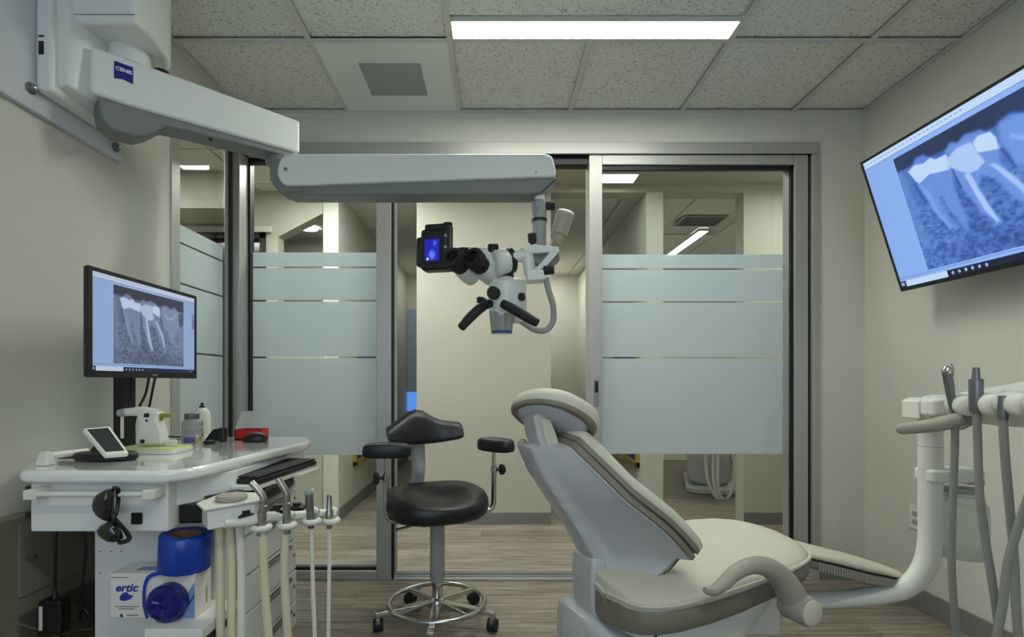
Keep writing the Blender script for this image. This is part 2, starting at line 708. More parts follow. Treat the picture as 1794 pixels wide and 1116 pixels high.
# ---- air vent panel
av = thing('air_vent', 'flat white ceiling vent panel with a square grey louvred grille', 'air vent', (-0.5, 2.647, ZC))
gx0, gx1, gy0, gy1 = -0.636, -0.345, 2.50, 2.785
x0, x1, y0, y1 = -0.795, -0.207, 2.35, 2.944
pn = MB()
pn.box((x0, y0, ZC + 0.001), (gx0, y1, ZC + 0.010))
pn.box((gx1, y0, ZC + 0.001), (x1, y1, ZC + 0.010))
pn.box((gx0, y0, ZC + 0.001), (gx1, gy0, ZC + 0.010))
pn.box((gx0, gy1, ZC + 0.001), (gx1, y1, ZC + 0.010))
build('panel', pn, M_white, av)
build('duct', MB().box((gx0, gy0, ZC + 0.016), (gx1, gy1, ZC + 0.026)), M_scoped, av)
ns = 16
for k in range(ns):
    yc = gy0 + (k + 0.5) * (gy1 - gy0) / ns
    R = Matrix.Rotation(math.radians(-38), 3, 'X')
    build('slat', MB().obox(((gx0 + gx1) / 2, yc, ZC + 0.006), (gx1 - gx0, 0.014, 0.002), R), M_greypl, av)

# ---- walls
wl = MB()
wl.box((XL - 0.12, YF - 0.1, 0), (XL, 2.335, ZC + 0.03))
wl.box((XL - 0.12, 2.335, 2.41), (XL, YB + 0.13, ZC + 0.03))
wl.box((XL - 0.12, 2.335, 0), (XL, YB - 0.02, 0.03))
struct('wall_left', wl, M_wall, 'cream painted wall behind the monitor and the microscope mount', 'wall')
struct('wall_right', MB().box((XR, YF - 0.1, 0), (XR + 0.12, YB + 0.13, ZC + 0.03)), M_wall,
       'cream painted wall behind the tilted television', 'wall')
wb = MB()
wb.box((XL, YB, bz(250)), (XR, YB + 0.13, ZC + 0.03))
wb.box((bx(1435), YB, 0), (XR, YB + 0.13, bz(250)))
struct('wall_back', wb, M_wall, 'cream painted wall strip around the aluminium glass door frame', 'wall')
wf = MB()
WX0, WX1, WZ0, WZ1 = -1.25, 0.75, 0.85, 2.3  # unseen window opening, added to let in bluish daylight
wf.box((XL - 0.12, YF - 0.12, 0), (WX0, YF, ZC + 0.03))
wf.box((WX1, YF - 0.12, 0), (XR + 0.12, YF, ZC + 0.03))
wf.box((WX0, YF - 0.12, 0), (WX1, YF, WZ0))
wf.box((WX0, YF - 0.12, WZ1), (WX1, YF, ZC + 0.03))
struct('wall_front', wf, M_wall, 'cream wall with an added daylight window behind the viewer', 'wall')
w1 = struct('window_1', MB().box((WX0 + 0.04, YF - 0.07, WZ0 + 0.04), (WX1 - 0.04, YF - 0.062, WZ1 - 0.04)), M_glass,
            'unseen daylight window added behind the viewer for its bluish light', 'window')
fr = MB()
fr.box((WX0, YF - 0.1, WZ0), (WX0 + 0.04, YF - 0.02, WZ1))
fr.box((WX1 - 0.04, YF - 0.1, WZ0), (WX1, YF - 0.02, WZ1))
fr.box((WX0, YF - 0.1, WZ0), (WX1, YF - 0.02, WZ0 + 0.04))
fr.box((WX0, YF - 0.1, WZ1 - 0.04), (WX1, YF - 0.02, WZ1))
fr.box((-0.27, YF - 0.1, WZ0), (-0.23, YF - 0.02, WZ1))
build('window_frame', fr, M_alu, w1)

bbr = struct('baseboard_right', MB().box((XR - 0.012, YF, 0), (XR, YB, 0.10)), M_base,
             'grey rubber baseboard along the wall under the television', 'baseboard', bevel=0.003)
struct('baseboard_left', MB().box((XL, YF, 0), (XL + 0.012, 2.33, 0.10)), M_base,
       'grey rubber baseboard behind the cart', 'baseboard', bevel=0.003)
struct('baseboard_back', MB().box((bx(1436), YB - 0.012, 0), (XR - 0.012, YB, 0.10)), M_base,
       'grey rubber baseboard beside the glass door', 'baseboard', bevel=0.003)

# ---- wall outlet
ot = thing('wall_outlet', 'small white outlet plate low on the wall behind the delivery post', 'outlet', (XR, 2.595, 0.43))
build('plate', MB().box((XR - 0.006, 2.56, 0.375), (XR, 2.63, 0.49)), M_whitepl, ot, bevel=0.003)
for dz in (-0.02, 0.02):
    build('socket', MB().box((XR - 0.008, 2.58, 0.43 + dz - 0.012), (XR - 0.005, 2.61, 0.43 + dz + 0.012)), M_greypl, ot, bevel=0.003)

# ---- aluminium frame and glass of the back wall
FY0, FY1 = YB - 0.012, YB + 0.115
trim = MB()
H0, H1 = bz(271), bz(250)
trim.box((XL, FY0, H0), (bx(1435), FY1, H1))
t1 = struct('trim_1', trim, M_alu, 'aluminium header beam across the glass front', 'trim', bevel=0.003)
build('shadow_groove', MB().box((XL, FY0 - 0.0015, H0 - 0.004), (bx(1420), FY0 + 0.03, H0)), M_gasket, t1)
build('door_track', MB().box((bx(692), YB + 0.02, H0 - 0.045), (bx(1032), YB + 0.09, H0)), M_gasket, t1)
jm = MB()
jm.box((bx(1421), FY0, 0), (bx(1435), FY1, H0))
struct('trim_2', jm, M_alu, 'aluminium end jamb next to the cream wall', 'trim', bevel=0.003)
build('seal', MB().box((bx(1414), FY0 + 0.02, 0.02), (bx(1421), FY0 + 0.06, H0)), M_gasket, bpy.data.objects['trim_2'])
cp = MB()
cp.box((XL - 0.05, YB - 0.055, 0), (bx(428), FY1, H0))
t3 = struct('trim_3', cp, M_alu, 'aluminium corner post between the two frosted windows', 'trim', bevel=0.004)
ml = MB()
ml.box((bx(660), FY0, 0), (bx(686), FY1, H0))
t4 = struct('trim_4', ml, M_alu, 'aluminium mullion between frosted pane and doorway', 'trim', bevel=0.003)
build('seal', MB().box((bx(686), FY0 + 0.004, 0.02), (bx(690), FY1 - 0.01, H0)), M_gasket, t4)
build('stop_strip', MB().box((bx(690), FY0 + 0.03, 0.02), (bx(692.5), FY0 + 0.06, H0)), M_alu, t4)
sl = MB()
sl.box((bx(690), FY0 - 0.012, 0), (bx(1421), FY1, 0.012))
t5 = struct('trim_5', sl, M_alu, 'aluminium floor track across the doorway', 'trim', bevel=0.002)
for yy in (0.0, 0.035, 0.07):
    build('rail', MB().box((bx(690), YB + yy, 0.012), (bx(1421), YB + yy + 0.008, 0.022)), M_alu, t5)
build('groove', MB().box((bx(690), YB + 0.011, 0.012), (bx(1421), YB + 0.033, 0.0135)), M_gasket, t5)
sr = MB()
sr.box((bx(428), FY0, 0), (bx(660), FY1, 0.05))
t6 = struct('trim_6', sr, M_alu, 'aluminium bottom rail under the fixed frosted pane', 'trim', bevel=0.003)
build('groove', MB().box((bx(428), FY0 + 0.015, 0.05), (bx(660), FY1 - 0.03, 0.066)), M_gasket, t6)
build('rail', MB().box((bx(428), FY0 + 0.02, 0.066), (bx(660), FY1 - 0.03, 0.078)), M_alu, t6)

FZ = [bz(800), bz(626.5), bz(623.5), bz(525), bz(522), bz(465), bz(462), bz(437)]


def films(parent, boxfn, slits=True):
    zz = FZ
    for k in range(0, 8, 2):
        build('frosted_film', boxfn(zz[k], zz[k + 1]), M_frost, parent)


# fixed pane left of the doorway
w2 = struct('window_2', MB().box((bx(432), 3.030, 0.07), (bx(660), 3.038, H0 - 0.01)), M_glass,
            'tall fixed glass pane with frosted bands left of the doorway', 'window')
films(w2, lambda a, b: MB().box((bx(433), 3.0270, a), (bx(659), 3.0290, b)))
g = MB()
g.box((bx(427), 3.0, 0.06), (bx(432), 3.05, H0))
g.box((bx(432), 3.0, H0 - 0.022), (bx(660), 3.05, H0))
build('gasket', g, M_gasket, w2)
# side window in the left wall
XW = XL - 0.055
w3 = struct('window_3', MB().box((XW - 0.004, 2.40, 0.06), (XW + 0.004, 2.88, 2.35)), M_glass,
            'narrow frosted side window at the corner behind the monitor', 'window')
films(w3, lambda a, b: MB().box((XW + 0.0045, 2.40, a), (XW + 0.0065, 2.88, b)))
g = MB()
g.box((XL - 0.016, 2.875, 0.05), (XL - 0.004, 2.90, 2.36))
g.box((XL - 0.016, 2.40, 2.335), (XL - 0.004, 2.90, 2.36))
build('gasket', g, M_gasket, w3)
g = MB()
g.box((XL - 0.10, 2.335, 0), (XL + 0.006, 2.40, 2.41))
g.box((XL - 0.10, 2.40, 2.36), (XL + 0.006, 2.905, 2.41))
g.box((XL - 0.10, 2.40, 0.03), (XL + 0.006, 2.905, 0.06))
build('window_frame', g, M_alu, w3, bevel=0.003)

# sliding door, pushed open to the right
d1 = struct('door_1', MB().box((bx(1050), 3.075, 0.09), (bx(1412), 3.083, bz(285))), M_glass,
            'aluminium framed sliding glass door with a frosted middle, pushed open', 'door')
DY0, DY1 = YB - 0.006, YB + 0.05
DY1 = 3.074
for nm, a, b, c, d in (('stile', 1032, 1055, 0.025, bz(272)), ('stile', 1391, 1415, 0.025, bz(272))):
    build(nm, MB().box((bx(a), DY0, c), (bx(b), DY1, d)), M_alu, d1, bevel=0.003)
build('top_rail', MB().box((bx(1055), DY0, bz(289)), (bx(1391), DY1, bz(272))), M_alu, d1, bevel=0.003)
build('bottom_rail', MB().box((bx(1055), DY0, 0.025), (bx(1391), DY1, 0.115)), M_alu, d1, bevel=0.003)
g = MB()
g.box((bx(1055), 2.962, P(0, 300, 2.98).z), (bx(1391), 2.982, bz(289)))
g.box((P(1384, 0, 2.97).x, 2.962, 0.115), (bx(1391), 2.982, bz(289)))
build('gasket', g, M_gasket, d1)
films(d1, lambda a, b: MB().box((bx(1050), 3.0720, a), (bx(1410), 3.0740, b)))
hd = build('pull', MB().box((bx(1040), DY0 - 0.002, bz(712)), (bx(1049), DY0 + 0.004, bz(665))), M_steel, d1, bevel=0.001)
build('recess', MB().box((bx(1041.5), DY0 - 0.003, bz(688)), (bx(1047.5), DY0 + 0.003, bz(668))), M_gasket, hd)

# ============================================================ hall and the rooms beyond
ZH = 2.60
YH = 4.11
cl = struct('ceiling_hall', MB().box((-0.6, YB + 0.13, ZH), (4.2, 4.25, ZH + 0.1)), M_hall,
            'cream painted ceiling of the hall beyond the glass', 'ceiling')
lc = struct('ceiling_side', MB().box((-4.2, 0.0, ZC + 0.03), (XL - 0.12, YB + 0.13, ZC + 0.1)).box((-4.2, YB + 0.13, ZC + 0.03), (-0.6, 8.2, ZC + 0.1)), M_grid,
            'tiled ceiling of the space beyond the frosted side window', 'ceiling')
for i in range(5):
    for j in range(13):
        xx = -0.62 - 0.61 * (i + 1)
        yy = 0.4 + 0.61 * j
        x_hi = xx + 0.61
        if yy < YB + 0.1:
            if xx > -1.54:
                continue
            x_hi = min(x_hi, XL - 0.125)
        if yy > 4.8 and xx < -1.3:
            continue
        tile(xx, x_hi, yy, yy + 0.61, lc)
rc = struct('ceiling_corridor', MB().box((0.3, 4.25, ZC + 0.03), (4.2, 8.2, ZC + 0.1)), M_grid,
            'tiled ceiling of the corridor and the far surgery', 'ceiling')
for i in range(4):
    for j in range(6):
        xx = 0.433 + 0.61 * i
        yy = 4.26 + 0.61 * j
        if i in (2,) and j in (1,):
            continue
        tile(xx, xx + 0.61, yy, yy + 0.61, rc)

struct('wall_hall_centre', MB().box((-0.595, YH, 0), (0.433, 8.0, ZH)), M_hall,
       'cream wall block facing the doorway', 'wall')
struct('baseboard_hall_centre', MB().box((-0.60, YH - 0.012, 0), (0.433, YH, 0.09)), M_base,
       'grey baseboard of the wall facing the doorway', 'baseboard', bevel=0.002)
hw = MB()
hw.box((0.433, YH, 2.54), (1.91, YH + 0.14, ZH))
hw.box((1.91, YH, 0), (4.2, YH + 0.14, ZH))
struct('wall_hall_right', hw, M_hall, 'cream hall wall and header beyond the sliding door', 'wall')
struct('baseboard_hall_right', MB().box((1.91, YH - 0.012, 0), (4.2, YH, 0.09)), M_base,
       'grey baseboard of the hall wall beyond the sliding door', 'baseboard', bevel=0.002)
struct('wall_corridor_right', MB().box((1.167, YH, 0), (1.294, 8.0, 2.54)), M_halllight,
       'pale partition end and corridor wall seen through the sliding door', 'wall')
struct('baseboard_corridor_right', MB().box((1.155, YH - 0.012, 0), (1.3, YH, 0.09)), M_base,
       'short grey baseboard at the partition end', 'baseboard', bevel=0.002)
struct('wall_far_right', MB().box((0.433, 7.5, 0), (4.2, 7.6, ZC + 0.03)), M_halllight,
       'pale end wall of the corridor right of the cream block', 'wall')
struct('wall_corridor_left', MB().box((-1.34, 4.2, 0), (-1.22, 8.0, ZC + 0.03)), M_halllight,
       'pale corridor wall seen through the frosted pane', 'wall')
struct('baseboard_corridor_left', MB().box((-1.22, 4.19, 0), (-1.208, 8.0, 0.10)), M_base,
       'grey baseboard running down the corridor left of the cream block', 'baseboard', bevel=0.002)
struct('wall_far_left', MB().box((-1.22, 7.5, 0), (-0.595, 7.6, ZC + 0.03)), M_halllight,
       'pale end wall of the corridor left of the cream block', 'wall')
# left front: wall with a doorway and a slanted opening
hl = MB()
Z1 = 2.224
Z2 = 2.408
hl.extr([(-1.693, 4.2, Z1), (-1.345, 4.2, Z2), (-1.345, 4.2, ZC + 0.03), (-1.693, 4.2, ZC + 0.03)], (0, 0.12, 0))
hl.box((-4.2, 4.2, 2.256), (-1.693, 4.32, ZC + 0.03))
hl.box((-1.787, 4.2, 0), (-1.693, 4.32, 2.256))
hl.box((-1.693, 4.2, 0), (-1.345, 4.32, 1.5))
hl.box((-4.2, 4.2, 0), (-2.70, 4.32, 2.256))
struct('wall_hall_left', hl, M_hall, 'cream hall wall with a slanted opening seen through the fixed pane', 'wall')
d2 = struct('doorway_shade', MB().box((-2.66, 4.25, 0), (-1.83, 4.29, 2.21)), M_paleglass,  # dark panel painted in for the shaded doorway interior
            'dark panel standing for the shaded inside of a hall doorway, seen through the side window', 'door')
g = MB()
g.box((-2.70, 4.18, 0), (-2.66, 4.32, 2.256))
g.box((-1.83, 4.18, 0), (-1.787, 4.32, 2.256))
g.box((-2.70, 4.18, 2.21), (-1.787, 4.32, 2.256))
build('door_frame', g, M_gasket, d2)
build('head_trim', MB().box((-2.75, 4.17, 2.256), (-1.74, 4.2, 2.30)), M_halllight, d2)
struct('wall_soffit', MB().box((-4.2, 3.80, 2.32), (-1.92, 4.2, ZC + 0.03)), M_hall,
       'cream bulkhead under the hall ceiling seen through the side window', 'wall')
struct('wall_niche_back', MB().box((-4.2, 5.7, 0), (-1.34, 5.8, ZC + 0.03)), M_halllight,
       'pale wall behind the slanted opening', 'wall')
struct('wall_outer_left', MB().box((-4.3, 0.0, 0), (-4.2, 8.2, ZC + 0.1)), M_hall, 'cream outer wall of the side space', 'wall')
struct('wall_outer_right', MB().box((4.2, 3.0, 0), (4.3, 8.2, ZH)), M_hall, 'cream outer wall of the far surgery', 'wall')
struct('wall_outer_side', MB().box((-4.3, -0.1, 0), (XL - 0.12, 0.0, ZC + 0.1)), M_hall, 'cream near wall of the side space', 'wall')
struct('wall_outer_hall', MB().box((XR + 0.12, YB + 0.02, 0), (4.3, YB + 0.13, ZH)), M_hall, 'cream hall wall beside the surgery', 'wall')
struct('wall_hall_header', MB().box((-0.6, YB + 0.0, ZC + 0.14), (4.3, YB + 0.13, ZH + 0.2)), M_hall, 'cream wall above the glass front on the hall side', 'wall')

# hall lights: visible ones, and hidden ones added to brighten hall, corridors and panes
slot_light('ceiling_light', 'unseen slot light added above the doorway to brighten the hall', -0.3, 1.4, 3.40, 3.50, ZH - 0.03, M_addhall, 'hall lights')  # out of view, added to light the hall
slot_light('ceiling_light', 'short bright light in the hall ceiling seen at the top of the sliding door', 0.70, 1.045, 3.85, 4.02, ZH - 0.02, M_halldim, 'hall lights')
slot_light('ceiling_light', 'unseen slot light added behind the television wall to brighten the hall and the door film', 1.95, 3.2, 3.45, 3.6, ZH - 0.03, M_hallslot, 'hall lights')  # added behind the wall to lift the dark right side of the hall
slot_light('ceiling_light', 'unseen slot light added to brighten the far surgery', 2.9, 3.05, 4.7, 5.9, ZC, M_hallslot, 'hall lights')  # extra lamp out of sight, added because the far surgery was dark
slot_light('ceiling_light', 'unseen square light added to brighten the side space', -2.9, -2.3, 2.6, 3.2, ZC - 0.0, M_hallslot, 'hall lights')  # out of sight, added to light the space behind the side window
slot_light('ceiling_light', 'bright slot light of the far surgery seen through the sliding door', 2.005, 2.11, 5.27, 6.5, ZC, M_hallslot, 'hall lights')
slot_light('ceiling_light', 'unseen light panel added behind the cream block to brighten the right corridor', 0.46, 0.70, 6.5, 7.2, ZC, M_addhall, 'hall lights')  # added where the block hides it, lights the right corridor
slot_light('ceiling_light', 'unseen light panel added behind the cream block to brighten the left corridor', -0.90, -0.66, 6.5, 7.2, ZC, M_halldim, 'hall lights')  # added where the block hides it, lights the left corridor
slot_light('ceiling_light', 'hidden light panel added in the hall ceiling to brighten the fixed frosted pane', -1.35, -0.75, 3.45, 3.75, ZC, M_addpane, 'hall lights')  # added behind the microscope arm to make the film brighter
dl = thing('downlight', 'round recessed downlight behind the slanted opening', 'ceiling light', (-1.8, 5.2, ZC))
build('trim_ring', MB().lathe((-1.8, 5.2, ZC + 0.004), (0, 0, -1), [(0.088, 0), (0.098, 0), (0.095, 0.006), (0.088, 0.006)], cap=False), M_white, dl)
build('lamp_disc', MB().cyl((-1.8, 5.2, ZC + 0.001), (-1.8, 5.2, ZC + 0.003), 0.088), M_hallslot, dl)
v2 = thing('air_vent', 'grey louvred vent in the far surgery ceiling', 'air vent', (1.91, 4.95, ZC))
build('panel', MB().box((1.70, 4.80, ZC - 0.004), (2.10, 5.10, ZC + 0.006)), M_greypl, v2, bevel=0.002)
for k in range(8):
    build('slat', MB().box((1.72, 4.825 + k * 0.034, ZC - 0.010), (2.08, 4.835 + k * 0.034, ZC - 0.004)), M_darksteel, v2)

# small blue glowing panel at the far end of the left corridor
one('blue_glow_panel', MB().box((-1.21, 7.46, 0.69), (-1.06, 7.5, 0.95)), emis('blue_glow', (92, 150, 235), 0.9),
    'small glowing blue panel far down the corridor beside the stool backrest', 'screen')
d3 = struct('wall_blue_lit', MB().box((-1.215, 7.465, 0.96), (-0.9, 7.5, 2.1)), mat('bluish_light_paint', (168, 182, 206), 0.5),  # bluish window light on the wall, painted as a panel
            'pale blue panel standing for bluish light on the end wall of the left corridor', 'door')
build('panel_handle', MB().box((-0.95, 7.44, 1.0), (-0.93, 7.465, 1.12)), M_steel, d3)  # made-up handle on the light-coloured panel


def picture(label, p, q, z0, z1, nx):
    """framed picture on a wall of constant X, from depth p[1] to q[1]"""
    x = p[0]
    t = thing('framed_picture', label, 'picture', (x, (p[1] + q[1]) / 2, z0), 0, 'corridor pictures')
    for a, b, c, d in ((p[1], q[1], z0, z0 + 0.045), (p[1], q[1], z1 - 0.045, z1), (p[1], p[1] + 0.045, z0, z1), (q[1] - 0.045, q[1], z0, z1)):
        build('frame_bar', MB().box((x, a, c), (x + nx * 0.03, b, d)), M_gold, t, bevel=0.004)
    build('print', MB().box((x, p[1] + 0.04, z0 + 0.04), (x + nx * 0.012, q[1] - 0.04, z1 - 0.04)), mat('picture_print', (40, 48, 110), 0.4, var=0.5, vscale=5), t)


picture('gold framed blue picture low on the left corridor wall', (-1.22, 4.62), (-1.22, 5.5), 0.36, 1.5, 1)
picture('gold framed blue picture low on the right corridor wall', (1.167, 4.30), (1.167, 5.2), 0.40, 1.5, -1)
# ============================================================ screens
def smooth(a, b, x):
    t = np.clip((x - a) / (b - a), 0, 1)
    return t * t * (3 - 2 * t)


def noise2(u, v, f, seed):
    r = np.random.RandomState(seed)
    g = r.rand(int(f) + 3, int(f) + 3)
    x, y = np.clip(u, 0, 1) * f, np.clip(v, 0, 1) * f
    i, j = x.astype(int), y.astype(int)
    a, b = x - i, y - j
    a, b = a * a * (3 - 2 * a), b * b * (3 - 2 * b)
    return (g[i, j] * (1 - a) + g[i + 1, j] * a) * (1 - b) + (g[i, j + 1] * (1 - a) + g[i + 1, j + 1] * a) * b


def inpoly(u, v, poly, soft=0.012):
    """soft inside mask of a polygon"""
    n = len(poly)
    ins = np.zeros(u.shape, bool)
    dist = np.full(u.shape, 9.0)
    for k in range(n):
        x0, y0 = poly[k]
        x1, y1 = poly[(k + 1) % n]
        c = ((y0 > v) != (y1 > v)) & (u < (x1 - x0) * (v - y0) / (y1 - y0 + 1e-9) + x0)
        ins ^= c
        L = (x1 - x0) ** 2 + (y1 - y0) ** 2 + 1e-9
        t = np.clip(((u - x0) * (x1 - x0) + (v - y0) * (y1 - y0)) / L, 0, 1)
        dist = np.minimum(dist, np.hypot(u - x0 - t * (x1 - x0), v - y0 - t * (y1 - y0)))
    sd = np.where(ins, dist, -dist)
    return smooth(-soft, soft, sd)


def xray(u, v):
    """dental radiograph: u to the right, v downwards, both 0..1; returns brightness"""
    uu = u + 0.01 * (noise2(u, v, 9, 1) - .5)
    vv = v + 0.01 * (noise2(u, v, 9, 2) - .5)
    tra = 0.5 * noise2((u + 0.6 * v) / 1.6, (v - 0.3 * u + 0.3) / 1.3, 60, 3) + 0.5 * noise2(u, v, 26, 4)
    rid = 1 - np.abs(2 * noise2((u + 0.5 * v) / 1.5, (v - 0.4 * u + 0.4) / 1.4, 48, 13) - 1)
    tra = 0.55 * tra + 0.45 * rid
    g = 0.30 + 0.17 * (tra - 0.55) * 2 * smooth(0.3, 0.55, v) + 0.14 * smooth(0.35, 1.0, u) * (1 - smooth(.75, 1, v))
    g = g + 0.06 * smooth(0.5, 0, u)
    air = 1 - smooth(0.0, 0.03, vv - (0.10 + 0.05 * uu))
    g = g * (1 - 0.75 * air)

    def put(g, poly, val, a=1.0, soft=0.012):
        m = inpoly(uu, vv, poly, soft) * a
        return g * (1 - m) + val * m
    # neighbouring tooth on the left
    g = put(g, [(-.05, .1), (.03, .12), (.055, .35), (.07, .8), (.03, .8), (-.05, .6)], 0.46, .6, .02)
    # first molar under the bridge
    g = put(g, [(.10, .26), (.36, .26), (.335, .40), (.34, .70), (.335, .77), (.31, .76), (.27, .62), (.235, .45), (.22, .45), (.24, .62), (.265, .74), (.22, .72), (.15, .50)], 0.50, .85, .018)
    g = put(g, [(.125, .30), (.16, .36), (.21, .62), (.235, .72), (.225, .73), (.17, .55)], 0.62, .6, .01)
    g = put(g, [(.11, .14), (.15, .08), (.21, .085), (.25, .14)], 0.50, .8, .015)
    g = put(g, [(.075, .155), (.13, .13), (.19, .15), (.245, .135), (.27, .165), (.34, .165), (.345, .27), (.33, .285), (.20, .25), (.165, .265), (.125, .285), (.10, .25)], 0.93, 1, .008)
    # second molar with root fillings
    g = put(g, [(.33, .25), (.63, .27), (.60, .38), (.66, .55), (.71, .74), (.68, .76), (.62, .66), (.55, .48), (.49, .42), (.46, .50), (.49, .66), (.525, .79), (.49, .80), (.43, .68), (.37, .46)], 0.52, .85, .018)
    g = put(g, [(.335, .15), (.38, .10), (.42, .13), (.47, .10), (.56, .12), (.60, .2), (.4, .25)], 0.52, .85, .015)
    g = put(g, [(.50, .18), (.535, .155), (.60, .165), (.62, .22), (.615, .30), (.57, .285), (.505, .26)], 0.95, 1, .008)
    g = put(g, [(.33, .20), (.40, .165), (.49, .17), (.51, .26), (.53, .34), (.48, .375), (.43, .37), (.37, .31), (.335, .26)], 0.82, 1, .01)
    g = put(g, [(.405, .37), (.435, .37), (.455, .52), (.485, .66), (.51, .775), (.495, .785), (.455, .68), (.425, .53)], 0.84, .9, .008)
    g = put(g, [(.545, .37), (.575, .38), (.63, .48), (.68, .60), (.70, .72), (.685, .73), (.655, .62), (.60, .49)], 0.80, .9, .009)
    # third molar, grey
    g = put(g, [(.63, .27), (.65, .13), (.72, .11), (.78, .15), (.86, .11), (.90, .17), (.93, .42), (.86, .5), (.84, .66), (.79, .66), (.74, .5), (.68, .44)], 0.54, .8, .02)
    g = put(g, [(.69, .24), (.75, .29), (.82, .27), (.87, .18), (.88, .22), (.84, .30), (.75, .33), (.68, .27)], 0.70, .7, .012)
    g = put(g, [(.91, .2), (1.02, .17), (1.02, .34), (.93, .40)], 0.16, .8, .02)
    # dark gaps beside the roots
    g = put(g, [(.345, .29), (.352, .30), (.375, .46), (.365, .46)], 0.12, .8, .008)
    g = put(g, [(.085, .27), (.10, .27), (.14, .46), (.12, .46)], 0.16, .6, .012)
    g = put(g, [(.62, .31), (.635, .31), (.68, .47), (.665, .47)], 0.18, .6, .01)
    g = put(g, [(.96, 1.0), (1.0, .94), (1.01, 1.01)], 0.08, .9, .01)
    return g + 0.02 * (noise2(u, v, 90, 9) - .5)


def screen_colours(nu, nv, ramp, page, bar, dark):
    U, V = np.meshgrid((np.arange(nu) + .5) / nu, (np.arange(nv) + .5) / nv)      # V downwards
    rgb = np.zeros((nv, nu, 3))

    def lc(c):
        return np.array(lin(c)[:3])
    rgb[:] = lc(page)
    rgb *= (1.0 - 0.12 * np.abs(U - 0.5) * 2)[..., None]
    top = V < 0.052
    rgb[top] = lc(bar)
    tl = (V > 0.018) & (V < 0.026) & (U < 0.52) & (np.sin(U * 300) > -0.2)
    rgb[tl] = lc((110, 132, 176))
    rgb[(V > 0.050) & (V < 0.057)] = lc((120, 142, 186))
    x0, x1, y0, y1 = 0.165, 0.865, 0.085, 0.918
    xu, xv = (U - x0) / (x1 - x0), (V - y0) / (y1 - y0)
    m = (xu > 0) & (xu < 1) & (xv > 0) & (xv < 1)
    g = np.clip(xray(np.clip(xu, 0, 1), np.clip(xv, 0, 1)), 0, 1)
    stops = np.array([lc(c) for c in ramp])
    im = np.stack([np.interp(g, (0.04, 0.30, 0.56, 0.95), stops[:, c]) for c in range(3)], -1)
    rgb[m] = im[m]
    rgb[(V > 0.928) & (V < 0.934)] = lc((120, 142, 186))
    tb = V > 0.955
    rgb[tb] = lc(dark)
    rgb[tb & (U > 0.03) & (U < 0.25)] = lc(bar)
    rgb[tb & (U < 0.02) & (V > 0.965) & (V < 0.99)] = lc((150, 170, 210))
    for k in range(6):
        c = 0.275 + 0.03 * k
        rgb[((U - c) / 0.006) ** 2 + ((V - 0.978) / 0.011) ** 2 < 1] = lc((170, 184, 214))
    rgb[tb & (U > 0.93) & (U < 0.975) & (V > 0.972) & (V < 0.984)] = lc((120, 130, 155))
    rt = (U > 0.966) & (V > 0.22) & (V < 0.42)
    rgb[rt & (np.sin(V * 240) > 0)] = lc((70, 88, 130))
    return rgb


def screen_panel(name, o, ax, ay, wd, ht, nu, nv, cols, strength, parent):
    """flat display: o = lower left corner, ax right, ay up; the picture is a colour attribute"""
    ax, ay = Vector(ax).normalized() * wd, Vector(ay).normalized() * ht
    M = INV[parent.name]
    o = M @ Vector(o)
    ax, ay = M.to_3x3() @ ax, M.to_3x3() @ ay
    uu, vv = np.meshgrid(np.arange(nu + 1) / nu, np.arange(nv + 1) / nv)
    co = np.array(o)[None, None] + uu[..., None] * np.array(ax) + vv[..., None] * np.array(ay)
    me = bpy.data.meshes.new(name)
    idx = np.arange((nu + 1) * (nv + 1)).reshape(nv + 1, nu + 1)
    q = np.stack([idx[:-1, :-1], idx[:-1, 1:], idx[1:, 1:], idx[1:, :-1]], -1).reshape(-1, 4)
    me.from_pydata(co.reshape(-1, 3).tolist(), [], q.tolist())
    at = me.color_attributes.new('picture', 'FLOAT_COLOR', 'CORNER')
    c = cols[::-1].reshape(-1, 3)
    c = np.repeat(np.concatenate([c, np.ones((len(c), 1))], 1), 4, axis=0)
    at.data.foreach_set('color', c.astype(np.float32).ravel())
    ob = bpy.data.objects.new(name, me)
    COL.objects.link(ob)
    ob.parent = parent
    m = bpy.data.materials.new(name + '_glow')
    m.use_nodes = True
    nt = m.node_tree
    b = nt.nodes['Principled BSDF']
    b.inputs['Base Color'].default_value = (0.01, 0.01, 0.012, 1)
    b.inputs['Roughness'].default_value = 0.35
    a = nt.nodes.new('ShaderNodeVertexColor')
    a.layer_name = 'picture'
    nt.links.new(a.outputs[0], b.inputs['Emission Color'])
    b.inputs['Emission Strength'].default_value = strength
    me.materials.append(m)
    return ob


# ---- computer monitor beside the left wall
MX = -1.168
MY0, MY1 = 1.54, 2.10
MZ0, MZ1 = 1.10, 1.422
mon = thing('computer_monitor', 'black-framed monitor with a tooth radiograph on a black column above the cart', 'monitor', (MX - 0.06, 1.82, 0.85))
pts = [(-MY1, MZ0), (-MY0, MZ0), (-MY0, MZ1), (-MY1, MZ1)]
build('casing', MB().box((MX - 0.014, MY0 + 0.001, MZ0 + 0.001), (MX - 0.004, MY1 - 0.001, MZ1 - 0.001)), M_black, mon, bevel=0.004)
bz_ = MB()
e = 0.012
bz_.box((MX - 0.004, MY0, MZ0), (MX + 0.003, MY1, MZ0 + 0.020))
bz_.box((MX - 0.004, MY0, MZ1 - e), (MX + 0.003, MY1, MZ1))
bz_.box((MX - 0.004, MY0, MZ0 + 0.020), (MX + 0.003, MY0 + 0.016, MZ1 - e))
bz_.box((MX - 0.004, MY1 - e, MZ0 + 0.020), (MX + 0.003, MY1, MZ1 - e))
bezel = build('bezel', bz_, M_black, mon)
cols = screen_colours(300, 170, ((40, 42, 50), (90, 101, 130), (142, 158, 192), (206, 222, 250)), (164, 192, 240), (206, 220, 244), (22, 34, 62))
